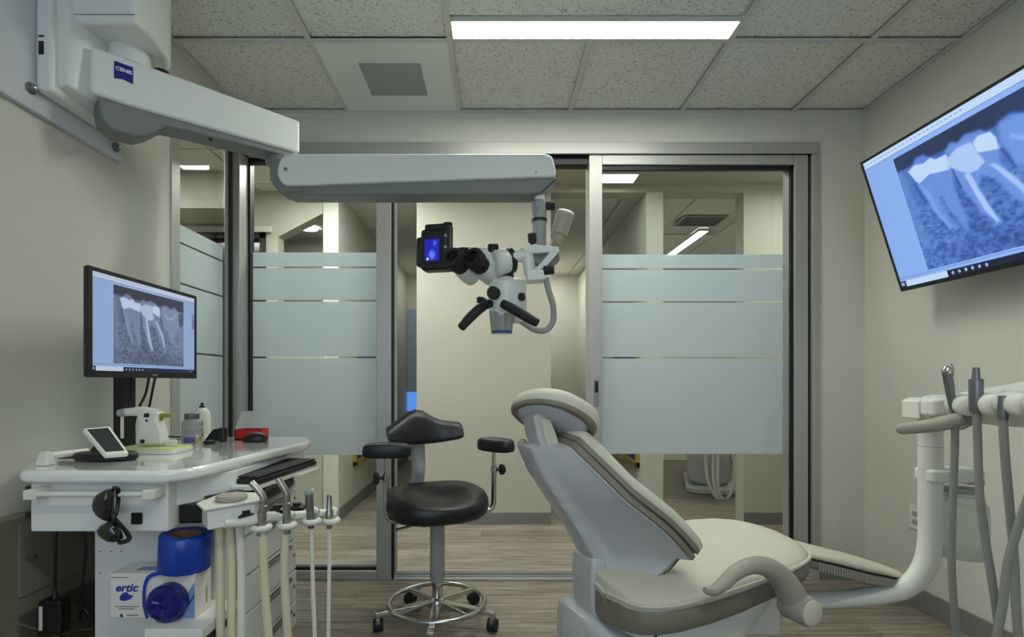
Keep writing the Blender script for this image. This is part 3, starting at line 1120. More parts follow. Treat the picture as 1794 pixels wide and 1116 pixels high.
screen_panel('screen', (MX + 0.0005, MY0 + 0.016, MZ0 + 0.020), (0, 1, 0), (0, 0, 1), MY1 - MY0 - 0.028, MZ1 - MZ0 - 0.032,
             300, 170, cols, 0.74, mon)
for k in range(4):
    build('brand_mark', MB().box((MX + 0.0025, 1.83 + 0.007 * k, MZ0 + 0.007), (MX + 0.0034, 1.834 + 0.007 * k, MZ0 + 0.013)), M_greypl, bezel)
cm = MB()
cm.box((-1.330, 1.87, 0.852), (-1.285, 1.925, 1.32))
build('column', cm, M_black, mon, bevel=0.004)
build('column_slot', MB().box((-1.286, 1.893, 1.02), (-1.2835, 1.903, 1.30)), M_rubber, mon)
build('bracket', MB().box((-1.287, 1.86, 1.2), (MX - 0.010, 1.94, 1.3)), M_black, mon, bevel=0.003)
build('foot', MB().box((-1.345, 1.855, 0.851), (-1.27, 1.94, 0.857)), M_black, mon, bevel=0.003)
for k, (p, q, r, s) in enumerate((((262, 655, 1.95), (255, 690, 1.97), (240, 722, 2.0), (232, 760, 2.0)), ((273, 655, 1.97), (266, 690, 2.0), (261, 715, 2.02), (250, 762, 2.05)))):
    build('cable', MB().tube([P(*p), P(*q), P(*r), P(*s)], 0.0045, 8), M_black, mon)

# ---- television on the right wall, pitched down
tv = thing('television', 'large wall-mounted television showing a blue tooth radiograph, tilted down', 'television', (2.04, 1.95, 1.5))
TY0, TY1 = 1.44, 2.46
A = Vector((642 * TY1 / F, TY1, CAM_Z + 385 * TY1 / F))      # far top corner
B = Vector((714 * TY1 / F, TY1, CAM_Z + 159 * TY1 / F))      # far bottom corner
dn = (B - A).normalized()
hgt = (B - A).length
nrm = Vector((0, 1, 0)).cross(dn).normalized()               # towards the room?
if nrm.x > 0:
    nrm = -nrm
LEN = TY1 - TY0


def T(a, b, c=0.0):
    """a: metres from the far edge towards the viewer, b: metres down from the top, c: out of the panel"""
    return A + Vector((0, -1, 0)) * a + dn * b + nrm * c


def tbox(a0, a1, b0, b1, c0, c1):
    m = MB()
    m.add([T(a0, b0, c0), T(a1, b0, c0), T(a1, b1, c0), T(a0, b1, c0), T(a0, b0, c1), T(a1, b0, c1), T(a1, b1, c1), T(a0, b1, c1)],
          [(0, 3, 2, 1), (4, 5, 6, 7), (0, 1, 5, 4), (1, 2, 6, 5), (2, 3, 7, 6), (3, 0, 4, 7)])
    return m


build('casing', tbox(0.001, LEN - 0.001, 0.001, hgt - 0.001, -0.035, -0.002), M_black, tv, bevel=0.004)
bzl = MB()
for q in ((0, LEN, 0, 0.011), (0, LEN, hgt - 0.018, hgt), (0, 0.011, 0.011, hgt - 0.018), (LEN - 0.011, LEN, 0.011, hgt - 0.018)):
    t_ = tbox(*q, -0.002, 0.004)
    bzl.add(t_.v, t_.f)
build('bezel', bzl, M_black, tv)
cols = screen_colours(340, 200, ((28, 31, 50), (58, 96, 178), (122, 164, 240), (196, 224, 255)), (146, 186, 255), (196, 222, 255), (14, 24, 56))
screen_panel('screen', T(0.011, hgt - 0.018, 0.0008), (0, -1, 0), -dn, LEN - 0.022, hgt - 0.029, 340, 200, cols, 0.92, tv)
mt = MB()
mt.bar(T(LEN * .5, hgt * .5, -0.03), Vector((2.04, TY1 - LEN * .5, 1.80)), 0.06, 0.06)
build('mount_arm', mt, M_black, tv)
build('mount_plate', MB().box((2.025, TY1 - LEN * .5 - 0.15, 1.66), (2.04, TY1 - LEN * .5 + 0.15, 1.94)), M_black, tv)
build('mount_bracket', tbox(LEN * .3, LEN * .7, hgt * .3, hgt * .7, -0.055, -0.034), M_black, tv)

# ============================================================ operating microscope
ms = thing('surgical_microscope', 'wall-mounted dental microscope with two long white arms', 'microscope', (XL, 1.80, 1.90))
plate = build('wall_plate', MB().box((XL + 0.001, 0.95, 1.905), (XL + 0.022, 2.005, 2.54)), M_plate, ms, bevel=0.003)
for yy, zz in ((1.605, 1.965), (1.965, 1.945)):
    b_ = build('bolt', MB().lathe((XL + 0.022, yy, zz), (1, 0, 0), [(0.017, 0), (0.017, 0.004), (0.012, 0.006), (0.011, 0.014), (0.001, 0.014)], 18), M_darksteel, plate)
    build('bolt_tip', MB().lathe((XL + 0.034, yy, zz), (1, 0, 0), [(0.006, 0), (0.006, 0.006), (0.001, 0.007)], 12), M_chrome, b_)
# bracket that rises from the plate
br = MB()
br.extr([(XL + 0.022, 1.62, 1.965), (XL + 0.022, 2.0, 1.965), (XL + 0.022, 2.0, 2.5), (XL + 0.022, 1.62, 2.5)], (0.05, 0, 0))
build('bracket_base', br, M_scope, ms, bevel=0.012, seg=3)
b2 = MB()
b2.rings([[Vector((x, yy, z)) for x, z in pr] for yy, pr in (
    (1.645, [(XL + 0.06, 1.99), (XL + 0.10, 2.0), (XL + 0.10, 2.5), (XL + 0.06, 2.5)]),
    (1.72, [(XL + 0.06, 1.985), (XL + 0.105, 1.995), (XL + 0.16, 2.5), (XL + 0.06, 2.5)]),
    (1.85, [(XL + 0.06, 1.98), (XL + 0.10, 1.99), (XL + 0.17, 2.5), (XL + 0.06, 2.5)]),
    (1.97, [(XL + 0.06, 1.975), (XL + 0.08, 1.98), (XL + 0.09, 2.5), (XL + 0.06, 2.5)]))])
build('bracket_body', b2, M_scope, ms, bevel=0.008)
for z0, z1, y0, y1 in ((2.075, 2.115, 1.618, 1.622), (2.128, 2.133, 1.618, 1.622)):
    build('slot', MB().box((XL + 0.035, y0, z0), (XL + 0.05, y1, z1)), M_gasket, ms)
# housing above the first joint
hs = MB()
prof = [(-1.388, 1.66), (-1.388, 1.97), (-1.24, 1.97), (-1.16, 1.93), (-1.12, 1.84), (-1.108, 1.74), (-1.118, 1.66)]
hs.rings([[Vector((x, yy, z)) for x, yy in prof] for z in (2.20, 2.52)])
hsg = build('joint_housing', hs, M_scope, ms, bevel=0.02, seg=3)
build('seam', MB().box((-1.389, 1.6592, 2.222), (-1.112, 1.6606, 2.2245)), M_scoped, hsg)
build('type_mark', MB().box(P(73, 12, 1.6592), P(78, 7, 1.661)), M_inkblack, hsg)
build('type_mark', MB().box(P(83, 6, 1.6592), P(96, 1, 1.661)), M_inkblack, hsg)
# first arm
a3 = Vector((0.698, 0.716, 0))
n3 = Vector((-0.716, 0.698, 0))
A0 = Vector((-1.27, 1.69, 0))
L1 = 0.69


def Q(a, n, z):
    return A0 + a3 * a + n3 * n + Vector((0, 0, z))


ar = MB()
ar.rings([[Q(a, 0.0, zb), Q(a, 0.125, zb), Q(a, 0.125, zt), Q(a, 0.0, zt)]
          for a, zb, zt in ((0.0, 2.0, 2.148), (0.10, 1.996, 2.15), (L1 * .5, 2.005, 2.15), (L1, 2.017, 2.15))])
arm1 = build('first_arm', ar, M_scope, ms, bevel=0.012, seg=3)
un = MB()
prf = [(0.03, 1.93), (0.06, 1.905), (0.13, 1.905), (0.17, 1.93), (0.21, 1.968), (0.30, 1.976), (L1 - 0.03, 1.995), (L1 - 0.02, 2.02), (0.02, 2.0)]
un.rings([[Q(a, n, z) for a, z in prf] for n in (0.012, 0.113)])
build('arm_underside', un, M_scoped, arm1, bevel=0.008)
build('pivot', MB().cyl(Q(0.115, 0.062, 2.145), Q(0.115, 0.062, 2.21), 0.066, 0.060, 28), M_scope, ms, bevel=0.004)
build('pivot_cap', MB().cyl(Q(0.20, 0.03, 2.147), Q(0.20, 0.03, 2.158), 0.028, 0.026, 20), M_gasket, ms)
build('end_groove', MB().obox(Q(-0.0005, 0.062, 2.075), (0.003, 0.03, 0.10), Matrix((a3, n3, Vector((0, 0, 1)))).transposed()), M_scoped, arm1)
build('screw', MB().cyl(Q(0.36, 0.03, 1.983), Q(0.36, 0.03, 1.975), 0.006), M_gasket, arm1)
# blue badge on the first arm
badge = build('badge', MB().extr([Q(0.060, -0.0012, 2.068), Q(0.085, -0.0012, 2.074), Q(0.112, -0.0012, 2.068), Q(0.112, -0.0012, 2.124), Q(0.060, -0.0012, 2.124)], n3 * 0.002), M_logo, arm1)
text('badge_lettering', 'CENIS', 0.016, Q(0.064, -0.0018, 2.098), a3, (0, 0, 1), M_logowhite, badge, width=0.045, bold=0.0006)
# second joint and second arm
J = Q(0.63, 0.062, 0)
build('second_pivot', MB().cyl((J.x, J.y, 1.965), (J.x, J.y, 2.02), 0.052, 0.05, 26), M_scoped, ms, bevel=0.004)
Y2 = 2.11


def sx(x, Y=Y2):
    return (x - VX) * Y / F


def sz(y, Y=Y2):
    return CAM_Z - (y - VY) * Y / F


kn = MB()
kp = [(sx(468), sz(285)), (sx(478), sz(274)), (sx(520), sz(274)), (sx(530), sz(334)), (sx(500), sz(336)), (sx(480), sz(328)), (sx(470), sz(312))]
kn.rings([[Vector((x, yy, z)) for x, z in kp] for yy in (Y2 + 0.012, Y2 + 0.135)])
build('knuckle', kn, M_scoped, ms, bevel=0.008, seg=3)
s2 = MB()
sp = [(485, 292), (492, 275), (508, 268), (955, 268), (968, 273), (975, 300), (972, 309), (500, 325), (490, 318), (485, 305)]
s2.rings([[Vector((sx(x), yy, sz(y_))) for x, y_ in sp] for yy in (Y2, Y2 + 0.14)])
arm2 = build('second_arm', s2, M_scope, ms, bevel=0.010, seg=3)
s3 = MB()
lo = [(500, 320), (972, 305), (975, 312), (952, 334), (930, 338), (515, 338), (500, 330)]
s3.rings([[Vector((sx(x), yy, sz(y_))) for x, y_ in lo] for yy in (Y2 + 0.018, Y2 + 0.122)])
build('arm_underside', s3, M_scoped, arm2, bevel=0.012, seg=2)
for x, y_ in ((500, 296), (940, 302)):
    sc_ = build('screw', MB().cyl((sx(x), Y2 + 0.001, sz(y_)), (sx(x), Y2 - 0.002, sz(y_)), 0.008, 0.007, 16), M_silver, arm2)
    build('recess', MB().cyl((sx(x), Y2 - 0.001, sz(y_)), (sx(x), Y2 - 0.0028, sz(y_)), 0.004, 0.004, 10), M_darksteel, sc_)
build('end_slot', MB().bar((sx(950), Y2 + 0.017, sz(334)), (sx(974), Y2 + 0.017, sz(312)), 0.004, 0.006, (0, 1, 0)), M_gasket, arm2)
# hanging column
YS = 2.17


def S(x, y_, d=0.0):
    return P(x, y_, YS + d)


c0 = S(945, 340)
px = YS / F
col = build('column', MB().lathe(S(945, 330), (0, 0, -1), [(0.026, 0), (0.026, 6 * px), (0.020, 7 * px), (0.020, 12 * px), (0.021, 13 * px), (0.021, 24 * px), (0.029, 26 * px), (0.029, 54 * px), (0.031, 55 * px), (0.031, 60 * px), (0.028, 61 * px), (0.028, 100 * px)], 26), M_greypl, ms)
build('column_collar', MB().lathe(S(945, 343), (0, 0, -1), [(0.0215, 0), (0.0215, 8 * px)], 24), M_white, ms)
build('column_ring', MB().lathe(S(945, 384), (0, 0, -1), [(0.0315, 0), (0.0315, 5 * px)], 24), M_black, ms)
text('column_mark', 'x', 0.03, S(939, 368, -0.032), (1, 0, 0), (0, 0, 1), M_inkgrey, ms)


def knob(p, d, r, h, nm='knob'):
    d = Vector(d).normalized()
    return build(nm, MB().lathe(p, d, [(r * .55, -0.01), (r * .55, 0.0), (r, 0.001), (r, h * .85), (r * .88, h), (0.001, h)], 20), M_rubber, ms)


knob(S(954, 361), (1, -0.15, 0), 0.017, 0.042)
knob(S(933, 425, -0.02), (-.1, -0.1, 1), 0.017, 0.036)
# beige module with white lead
md = build('light_module', MB().lathe(S(990, 376, -0.01), Vector((-12, 0, -38)), [(0.034, 0), (0.037, 0.006), (0.035, 0.02), (0.034, 0.085), (0.025, 0.088), (0.018, 0.11)], 22), M_beige, ms)
build('module_cap', MB().lathe(S(991, 374, -0.01), Vector((12, 0, 38)), [(0.036, -0.006), (0.037, 0.0), (0.033, 0.006), (0.001, 0.008)], 22), M_whitepl, md)
build('module_lead', MB().tube([S(974, 408), S(968, 420), S(962, 432), S(955, 440)], 0.004, 8), M_whitepl, md)
# yoke
yk = MB()
yk.extr([S(912, 434, -0.05), S(936, 427, -0.05), S(980, 432, -0.05), S(976, 441, -0.05), S(930, 444, -0.05)], (0, 0.10, 0))
yoke = build('yoke', yk, M_scope, ms, bevel=0.004)
build('yoke_body', MB().extr([S(928, 440, -0.02), S(978, 438, -0.02), S(981, 455, -0.02), S(962, 470, -0.02), S(930, 458, -0.02)], (0, 0.06, 0)), M_scoped, yoke, bevel=0.004)
build('yoke_strut', MB().bar(S(976, 436, -0.04), S(941, 478, -0.04), 0.028, 0.03, (0, 1, 0)), M_scope, yoke, bevel=0.004)
build('yoke_foot', MB().extr([S(922, 474, -0.075), S(952, 471, -0.075), S(956, 490, -0.075), S(924, 492, -0.075)], (0, 0.08, 0)), M_scope, yoke, bevel=0.006)
knob(S(952, 474, -0.05), (1, -0.2, 0.05), 0.018, 0.042)
cr = MB()
cr.tube([S(896, 452, -0.03), S(912, 449, -0.03), S(922, 448, -0.03), S(926, 458, -0.03), S(928, 482, -0.03)], [0.022, 0.024, 0.026, 0.025, 0.022], 14, 8)
build('cross_arm', cr, M_scope, ms)
# optical head
tb = MB()
tb.extr([S(806, 437, -0.03), S(818, 432, -0.03), S(868, 434, -0.03), S(880, 448, -0.03), S(880, 478, -0.03), S(858, 486, -0.03), S(815, 474, -0.03)], (0, 0.09, 0))
head = build('binocular_head', tb, M_scope, ms, bevel=0.010, seg=3)
dr = MB().lathe(S(890, 458, -0.01), Vector((-1, -0.35, -0.25)), [(0.045, 0), (0.052, 0.012), (0.054, 0.05), (0.045, 0.062)], 26)
build('tilt_drum', dr, M_scope, head)
build('drum_ring', MB().lathe(S(893, 457, -0.005), Vector((-1, -0.35, -0.25)), [(0.03, -0.02), (0.050, -0.012), (0.050, 0.006), (0.04, 0.008)], 24), M_black, head)
for x, y_ in ((818, 470), (852, 470)):
    d = Vector((-0.42, -0.80, 0.30)).normalized()
    p = S(x + 2, y_ + 8, -0.01)
    build('tube_barrel', MB().lathe(p, d, [(0.038, -0.035), (0.041, 0.0), (0.040, 0.035), (0.034, 0.05)], 24), M_scope, head)
    ey = build('eyepiece', MB().lathe(p + d * 0.05, d, [(0.034, 0), (0.037, 0.004), (0.037, 0.028), (0.033, 0.030), (0.033, 0.036), (0.041, 0.040), (0.042, 0.072), (0.038, 0.080), (0.026, 0.080), (0.024, 0.062), (0.001, 0.058)], 26), M_rubber, head)
    build('eye_lens', MB().lathe(p + d * 0.109, d, [(0.020, 0), (0.012, 0.003), (0.001, 0.004)], 18), M_lens, ey)
for x, y_ in ((864, 434), (812, 440)):
    build('head_knob', MB().lathe(S(x, y_ + 8, -0.02), (0, -.2, 1), [(0.018, 0), (0.022, 0.004), (0.022, 0.026), (0.018, 0.032), (0.001, 0.033)], 20), M_rubber, head)
# microscope body
bd = build('optics_body', MB().lathe(S(886, 478, 0.0), (0, 0, -1), [(0.030, 0), (0.030, 10 * px), (0.052, 13 * px), (0.064, 18 * px), (0.069, 24 * px), (0.071, 45 * px), (0.068, 62 * px), (0.062, 70 * px), (0.056, 73 * px)], 30), M_scope, ms)
build('side_body', MB().lathe(S(906, 487, 0.03), (0, 0, -1), [(0.018, 0), (0.034, 5 * px), (0.038, 14 * px), (0.040, 55 * px), (0.036, 72 * px), (0.028, 78 * px), (0.02, 80 * px)], 22), M_scope, bd)
build('neck_ring', MB().lathe(S(886, 474, 0.0), (0, 0, -1), [(0.033, 0), (0.033, 12 * px)], 22), M_black, bd)
build('objective_barrel', MB().lathe(S(879, 542, 0.0), (0, 0, -1), [(0.050, 0), (0.052, 3 * px), (0.050, 14 * px), (0.049, 15 * px), (0.043, 38 * px), (0.040, 42 * px)], 28), M_silver, bd)
build('front_lens', MB().lathe(S(879, 580, 0.0), (0, 0, -1), [(0.043, 0), (0.0435, 2 * px), (0.040, 5 * px), (0.001, 5.5 * px)], 28), M_bluelens, bd)
knob(S(866, 514, -0.066), (-.25, -1, 0), 0.025, 0.026)
knob(S(848, 526, -0.03), (-1, -0.3, 0), 0.013, 0.028)
knob(S(902, 521, -0.03), (1, -0.45, 0), 0.016, 0.04)
knob(S(911, 500, 0.03), (1, -0.3, 0), 0.014, 0.024)
build('handle', MB().tube([S(853, 533, -0.05), S(838, 543, -0.09), S(822, 558, -0.12), S(808, 574, -0.14)], [0.016, 0.020, 0.019, 0.016], 14, 6), M_rubber, ms)
build('handle', MB().tube([S(881, 532, -0.07), S(900, 542, -0.10), S(922, 555, -0.12), S(941, 566, -0.14)], [0.017, 0.019, 0.019, 0.016], 14, 6), M_rubber, ms)
build('handle_hub', MB().cyl(S(858, 532, -0.04), S(848, 536, -0.07), 0.017, 0.017, 18), M_rubber, ms)
build('light_cable', MB().tube([S(956, 486, -0.03), S(961, 508, -0.02), S(969, 535, 0.0), S(969, 562, 0.01), S(957, 578, 0.01), S(938, 578, 0.02), S(918, 566, 0.03), S(908, 558, 0.03)], 0.0125, 14, 8), M_greypl, ms)

# ---- camera on the beam splitter
cmr = thing('mirrorless_camera', 'black camera with a lit blue screen attached beside the microscope eyepieces', 'camera', S(762, 475, -0.03))
cb = MB()
f0 = Vector((-0.22, -0.97, 0.0)).normalized()        # direction the back screen looks
rt = Vector((0.97, -0.22, 0)).normalized()
Rc = Matrix((rt, -f0, Vector((0, 0, 1)))).transposed()
cc = S(766, 440, 0.0)
build('body', MB().obox(cc, (0.118, 0.075, 0.165), Rc), M_black, cmr, bevel=0.014, seg=3)
build('prism_hump', MB().obox(cc + Vector((0, 0, 0.086)) + rt * 0.008, (0.105, 0.06, 0.035), Rc), M_black, cmr, bevel=0.008, seg=2)
build('grip', MB().obox(cc + rt * -0.066 + Vector((0, 0, -0.005)), (0.035, 0.06, 0.12), Rc), M_black, cmr, bevel=0.014, seg=3)
build('screen_surround', MB().obox(cc + f0 * 0.039 - rt * 0.012, (0.085, 0.006, 0.115), Rc), M_rubber, cmr, bevel=0.003)
sc0 = cc + f0 * 0.0425 - rt * 0.008 - rt * 0.030 + Vector((0, 0, -0.047))
nu, nv = 40, 60
U, V = np.meshgrid((np.arange(nu) + .5) / nu, (np.arange(nv) + .5) / nv)
cam_img = np.zeros((nv, nu, 3))
cam_img[:] = np.array(lin((20, 22, 170))[:3])
bl = smooth(0.32, 0.0, np.hypot((U - .5) * .9, V - .72)) + 0.5 * smooth(.2, 0, np.hypot(U - .72, V - .2))
cam_img += (bl * (0.5 + noise2(U, V, 12, 5)))[..., None] * np.array([0.12, 0.22, 0.75])
cam_img += smooth(0.10, 0.03, np.hypot(U - .2, (V - .92)))[..., None] * np.array([0.5, 0.8, 0.9])
screen_panel('screen', sc0, rt, (0, 0, 1), 0.060, 0.086, nu, nv, cam_img, 1.0, cmr)
for k in range(3):
    build('button', MB().lathe(cc + f0 * 0.037 + rt * 0.048 + Vector((0, 0, 0.05 - 0.045 * k)), f0, [(0.006, 0), (0.006, 0.004), (0.001, 0.0045)], 12), M_greypl, cmr)
build('dial', MB().lathe(cc + rt * 0.045 + Vector((0, 0, 0.10)), (0, 0, 1), [(0.018, 0), (0.018, 0.01), (0.001, 0.011)], 18), M_rubber, cmr)
build('lens_tube', MB().lathe(cc - f0 * 0.02 + Vector((0.03, 0, -0.035)), Vector((0.85, 0.25, -.25)), [(0.03, 0), (0.034, 0.03), (0.034, 0.08), (0.026, 0.11)], 22), M_black, cmr)
# ============================================================ dental cart on the left
ct = thing('dental_cart', 'white dental side cart with glossy counter, drawers and hose holders', 'cart', (-1.05, 1.85, 0))
ZT = 0.85


def outline(pts, r):
    """polygon in plan with rounded corners"""
    out = []
    n = len(pts)
    for i in range(n):
        p, a, b = Vector(pts[i]), Vector(pts[i - 1]), Vector(pts[(i + 1) % n])
        rr = r[i]
        u, v_ = (a - p).normalized(), (b - p).normalized()
        for k in range(7):
            t = k / 6
            s0, s1 = p + u * rr, p + v_ * rr
            out.append(((1 - t) ** 2) * s0 + 2 * t * (1 - t) * p + t * t * s1)
    return out


top = outline([(-1.385, 1.60), (-1.265, 1.425), (-0.83, 1.415), (-0.735, 2.16), (-0.80, 2.32), (-1.385, 2.32)],
              [0.03, 0.03, 0.10, 0.07, 0.05, 0.02])
tm = MB().rings([[Vector((p.x, p.y, z)) for p in top] for z in (0.815, ZT)])
build('countertop', tm, M_counter, ct, bevel=0.014, seg=4)
# apron below the top
ap = outline([(-1.36, 1.62), (-1.256, 1.47), (-0.90, 1.47), (-0.825, 1.60), (-0.79, 1.66), (-0.79, 2.24), (-1.36, 2.24)],
             [0.01, 0.01, 0.03, 0.03, 0.01, 0.01, 0.01])
build('apron', MB().rings([[Vector((p.x, p.y, z)) for p in ap] for z in (0.74, 0.815)]), M_white, ct, bevel=0.003)
build('apron_box', MB().box((-1.258, 1.455, 0.68), (-0.885, 2.2, 0.815)), M_white, ct, bevel=0.004)
build('side_box', MB().box((-0.884, 1.50, 0.690), (-0.79, 2.1, 0.742)), M_gasket, ct, bevel=0.006)
build('socket', MB().box((P(231, 898, 1.455).x, 1.450, P(0, 918, 1.455).z), (P(250, 0, 1.455).x, 1.457, P(0, 898, 1.455).z)), M_black, ct, bevel=0.002)
for z0, z1 in ((0.765, 0.80), (0.715, 0.73)):
    build('side_clip', MB().box((-1.285, 1.47, z0), (-1.258, 1.49, z1)), M_black, ct)
# towel rail
rail = build('towel_rail', MB().cyl(P(52, 866, 1.41), P(262, 866, 1.41), 0.0075, None, 14), M_whitepl, ct)
for x in (56, 262):
    p = P(x, 866, 1.41)
    build('rail_post', MB().extr([p + Vector((-0.016, -0.012, -0.014)), p + Vector((0.016, -0.008, -0.014)), p + Vector((0.018, 0.02, -0.011)), p + Vector((0.014, 0.055, -0.011)), p + Vector((-0.014, 0.055, -0.011))], (0, 0, 0.026)), M_whitepl, rail, bevel=0.004)
# second rail at the back left of the top
r2 = build('hand_rail', MB().cyl(P(80, 799, 1.52), P(152, 791, 1.66), 0.010, None, 14), M_whitepl, ct)
build('rail_post', MB().rings([[P(80, 798, 1.52) + Vector((dx * s, dy * s, dz)) for dx, dy in ((-1, -1), (1, -1), (1, 1), (-1, 1))] for s, dz in ((0.018, -0.028), (0.014, -0.006), (0.010, 0.012))]), M_whitepl, r2, bevel=0.004)
# lower body
BX0, BX1, BY0, BY1 = -1.178, -0.822, 1.58, 2.19
build('cabinet', MB().box((BX0, BY0, 0.09), (BX1, BY1, 0.69)), M_white, ct, bevel=0.004)
for x, y_ in ((175, 966), (194, 966), (213, 966), (175, 1004)):
    p = P(x, y_, BY0)
    build('screw_hole', MB().cyl(p, p + Vector((0, -0.0015, 0)), 0.0018, None, 8), M_gasket, ct)
# drawers on the side that faces the room
dz = [0.66, 0.585, 0.455, 0.33, 0.205, 0.10]
for k in range(5):
    dw = build('drawer', MB().box((BX1, 1.725, dz[k + 1] + 0.004), (BX1 + 0.018, 2.18, dz[k] - 0.004)), M_white, ct, bevel=0.003)
    build('drawer_handle', MB().box((BX1 + 0.018, 1.86, dz[k] - 0.022), (BX1 + 0.034, 2.10, dz[k] - 0.008)), M_steel, dw, bevel=0.003)
    build('drawer_lock', MB().cyl((BX1 + 0.018, 2.15, (dz[k] + dz[k + 1]) / 2), (BX1 + 0.022, 2.15, (dz[k] + dz[k + 1]) / 2), 0.006), M_darksteel, dw)
build('drawer_gap', MB().box((BX1 - 0.004, 1.70, 0.10), (BX1 + 0.004, 1.725, 0.66)), M_gasket, ct)
for x in (BX0 + 0.06, BX1 - 0.06):
    for yy in (BY0 + 0.06, BY1 - 0.06):
        cs = build('caster', MB().cyl((x - 0.015, yy, 0.04), (x + 0.015, yy, 0.04), 0.04, None, 18), M_rubber, ct)
        build('fork', MB().box((x - 0.02, yy - 0.02, 0.06), (x + 0.02, yy + 0.02, 0.092)), M_steel, cs)
# pull-out step under the carton
build('step_box', MB().box((-0.905, 1.385, 0.10), (-0.755, 1.58, 0.447)), M_white, ct, bevel=0.003)
build('step_gap', MB().box((-0.7545, 1.40, 0.40), (-0.752, 1.57, 0.42)), M_gasket, ct)
# keyboard tray
ty = 0.772
tr = outline([(-0.80, 1.62), (-0.725, 1.63), (-0.675, 2.08), (-0.80, 2.12)], [0.01, 0.04, 0.05, 0.01])
tray = build('keyboard_tray', MB().rings([[Vector((p.x, p.y, z)) for p in tr] for z in (ty - 0.018, ty)]), M_whitepl, ct, bevel=0.006, seg=2)
build('tray_lip', MB().bar((-0.685, 1.86, ty - 0.012), (-0.668, 2.02, ty - 0.012), 0.03, 0.014), M_whitepl, tray, bevel=0.004)
build('tray_post', MB().lathe((-0.735, 1.93, ty - 0.02), (0, 0, -1), [(0.010, 0), (0.014, 0.01), (0.020, 0.03), (0.018, 0.04), (0.013, 0.045), (0.013, 0.16)], 18), M_whitepl, ct)
kb = thing('computer_keyboard', 'black keyboard on the pull-out tray under the counter', 'keyboard', (-0.76, 1.86, ty))
kc = Vector((-0.755, 1.85, ty + 0.008))
kd = Vector((0.11, 1, 0)).normalized()
kr = Matrix((Vector((kd.y, -kd.x, 0)), kd, Vector((0, 0, 1)))).transposed()
build('base', MB().obox(kc, (0.115, 0.40, 0.016), kr), M_black, kb, bevel=0.003)
km = None
for i in range(5):
    for j in range(18):
        q = kc + kr @ Vector((-0.044 + 0.022 * i, -0.185 + 0.0218 * j, 0.010))
        if km is None:
            ko = build('key', MB().box((-0.009, -0.009, 0), (0.009, 0.009, 0.006)), M_rubber, kb, local=True)
            km = ko.data
        else:
            ko = bpy.data.objects.new('key', km)
            COL.objects.link(ko)
            ko.parent = kb
        ko.location = INV[kb.name] @ q
        ko.rotation_euler = (0, 0, math.atan2(kd.y, kd.x) - PI / 2)
# swing arm under the tray that carries the hose bar
build('swing_arm', MB().tube([(-0.84, 1.56, 0.725), (-0.78, 1.62, 0.73), (-0.74, 1.74, 0.735), (-0.735, 1.90, 0.735)], [0.03, 0.032, 0.030, 0.026], 16, 6), M_black, ct)
# square post head with a pad
YP = 1.42
hb = MB()
p0 = P(345, 884, YP)
p1 = P(383, 892, 1.36)
hx0, hx1 = -0.785, -0.655
build('post_head', MB().extr([(hx0, 1.44, 0.705), (-0.735, 1.375, 0.705), (hx1, 1.47, 0.705), (hx1 - 0.03, 1.56, 0.705), (hx0, 1.56, 0.705)], (0, 0, 0.052)), M_white, ct, bevel=0.004)
build('post_top', MB().extr([(hx0 - 0.012, 1.435, 0.757), (-0.737, 1.362, 0.757), (hx1 + 0.014, 1.475, 0.757), (hx1 - 0.02, 1.575, 0.757), (hx0 - 0.01, 1.57, 0.757)], (0, 0, 0.006)), M_whitepl, ct, bevel=0.002)
build('post_pad', MB().lathe((-0.720, 1.47, 0.763), (0, 0, 1), [(0.036, 0), (0.040, 0.003), (0.040, 0.011), (0.036, 0.015), (0.001, 0.016)], 28), M_puck, ct)
for x, dx in ((386, 0), (404, 2), (420, 3)):
    build('drain_hose', MB().tube([P(x, 918, 1.47), P(x + dx, 1000, 1.47), P(x + dx, 1116, 1.45), P(x + dx, 1300, 1.45)], 0.0115, 12), M_cream if x != 420 else M_whitepl, ct)
# hose bar with its four holders
hb0, hb1 = P(398, 918, 1.40), P(585, 905, 1.62)


def along(x):
    t = (x - 398) / (585 - 398)
    Y = 1 / ((1 - t) / 1.40 + t / 1.62)
    return Y


HP = [(458, 924), (502, 920), (546, 913), (580, 912)]
bar = build('hose_bar', MB().tube([P(393, 917, 1.40), P(420, 916, along(420)), P(450, 910, along(450)), P(475, 905, along(475) + .01), P(495, 905, along(495) + .02), P(525, 903, along(525) + .02), P(560, 899, along(560) + .02), P(588, 901, along(588))], [0.012, 0.011, 0.014, 0.014, 0.014, 0.013, 0.012, 0.009], 12, 5), M_whitepl, ct)
for x, y_ in HP:
    c = P(x, y_, along(x) - 0.012)
    g = MB()
    ring = []
    for k in range(13):
        a = math.radians(-230 + k * 280 / 12)
        ring.append(c + Vector((math.cos(a) * 0.020, math.sin(a) * 0.020, 0)))
    g.tube(ring, 0.0085, 10, 2)
    hd = build('holder', g, M_whitepl, bar)
    build('holder_lug', MB().tube([c + Vector((-0.016, 0.014, 0)), c + Vector((-0.028, 0.028, 0.012)), c + Vector((-0.012, 0.034, 0.022)), c + Vector((0.01, 0.03, 0.018))], [0.010, 0.013, 0.014, 0.009], 12, 4), M_whitepl, hd)
for x, y_, dd in ((430, 904, 0.05), (486, 894, 0.06), (520, 890, 0.08)):
    build('valve_knob', MB().lathe(P(x, y_, along(x) + dd - .03), (0, 0, 1), [(0.016, -0.02), (0.022, -0.018), (0.022, 0.004), (0.012, 0.008), (0.012, 0.016), (0.001, 0.016)], 16), M_black, bar)
for x, y_, dd in ((520, 888, 0.10),):
    build('valve_block', MB().box(P(x - 4, y_ + 8, along(x) + dd), P(x + 20, y_ - 6, along(x) + dd + 0.04)), M_black, bar, bevel=0.003)

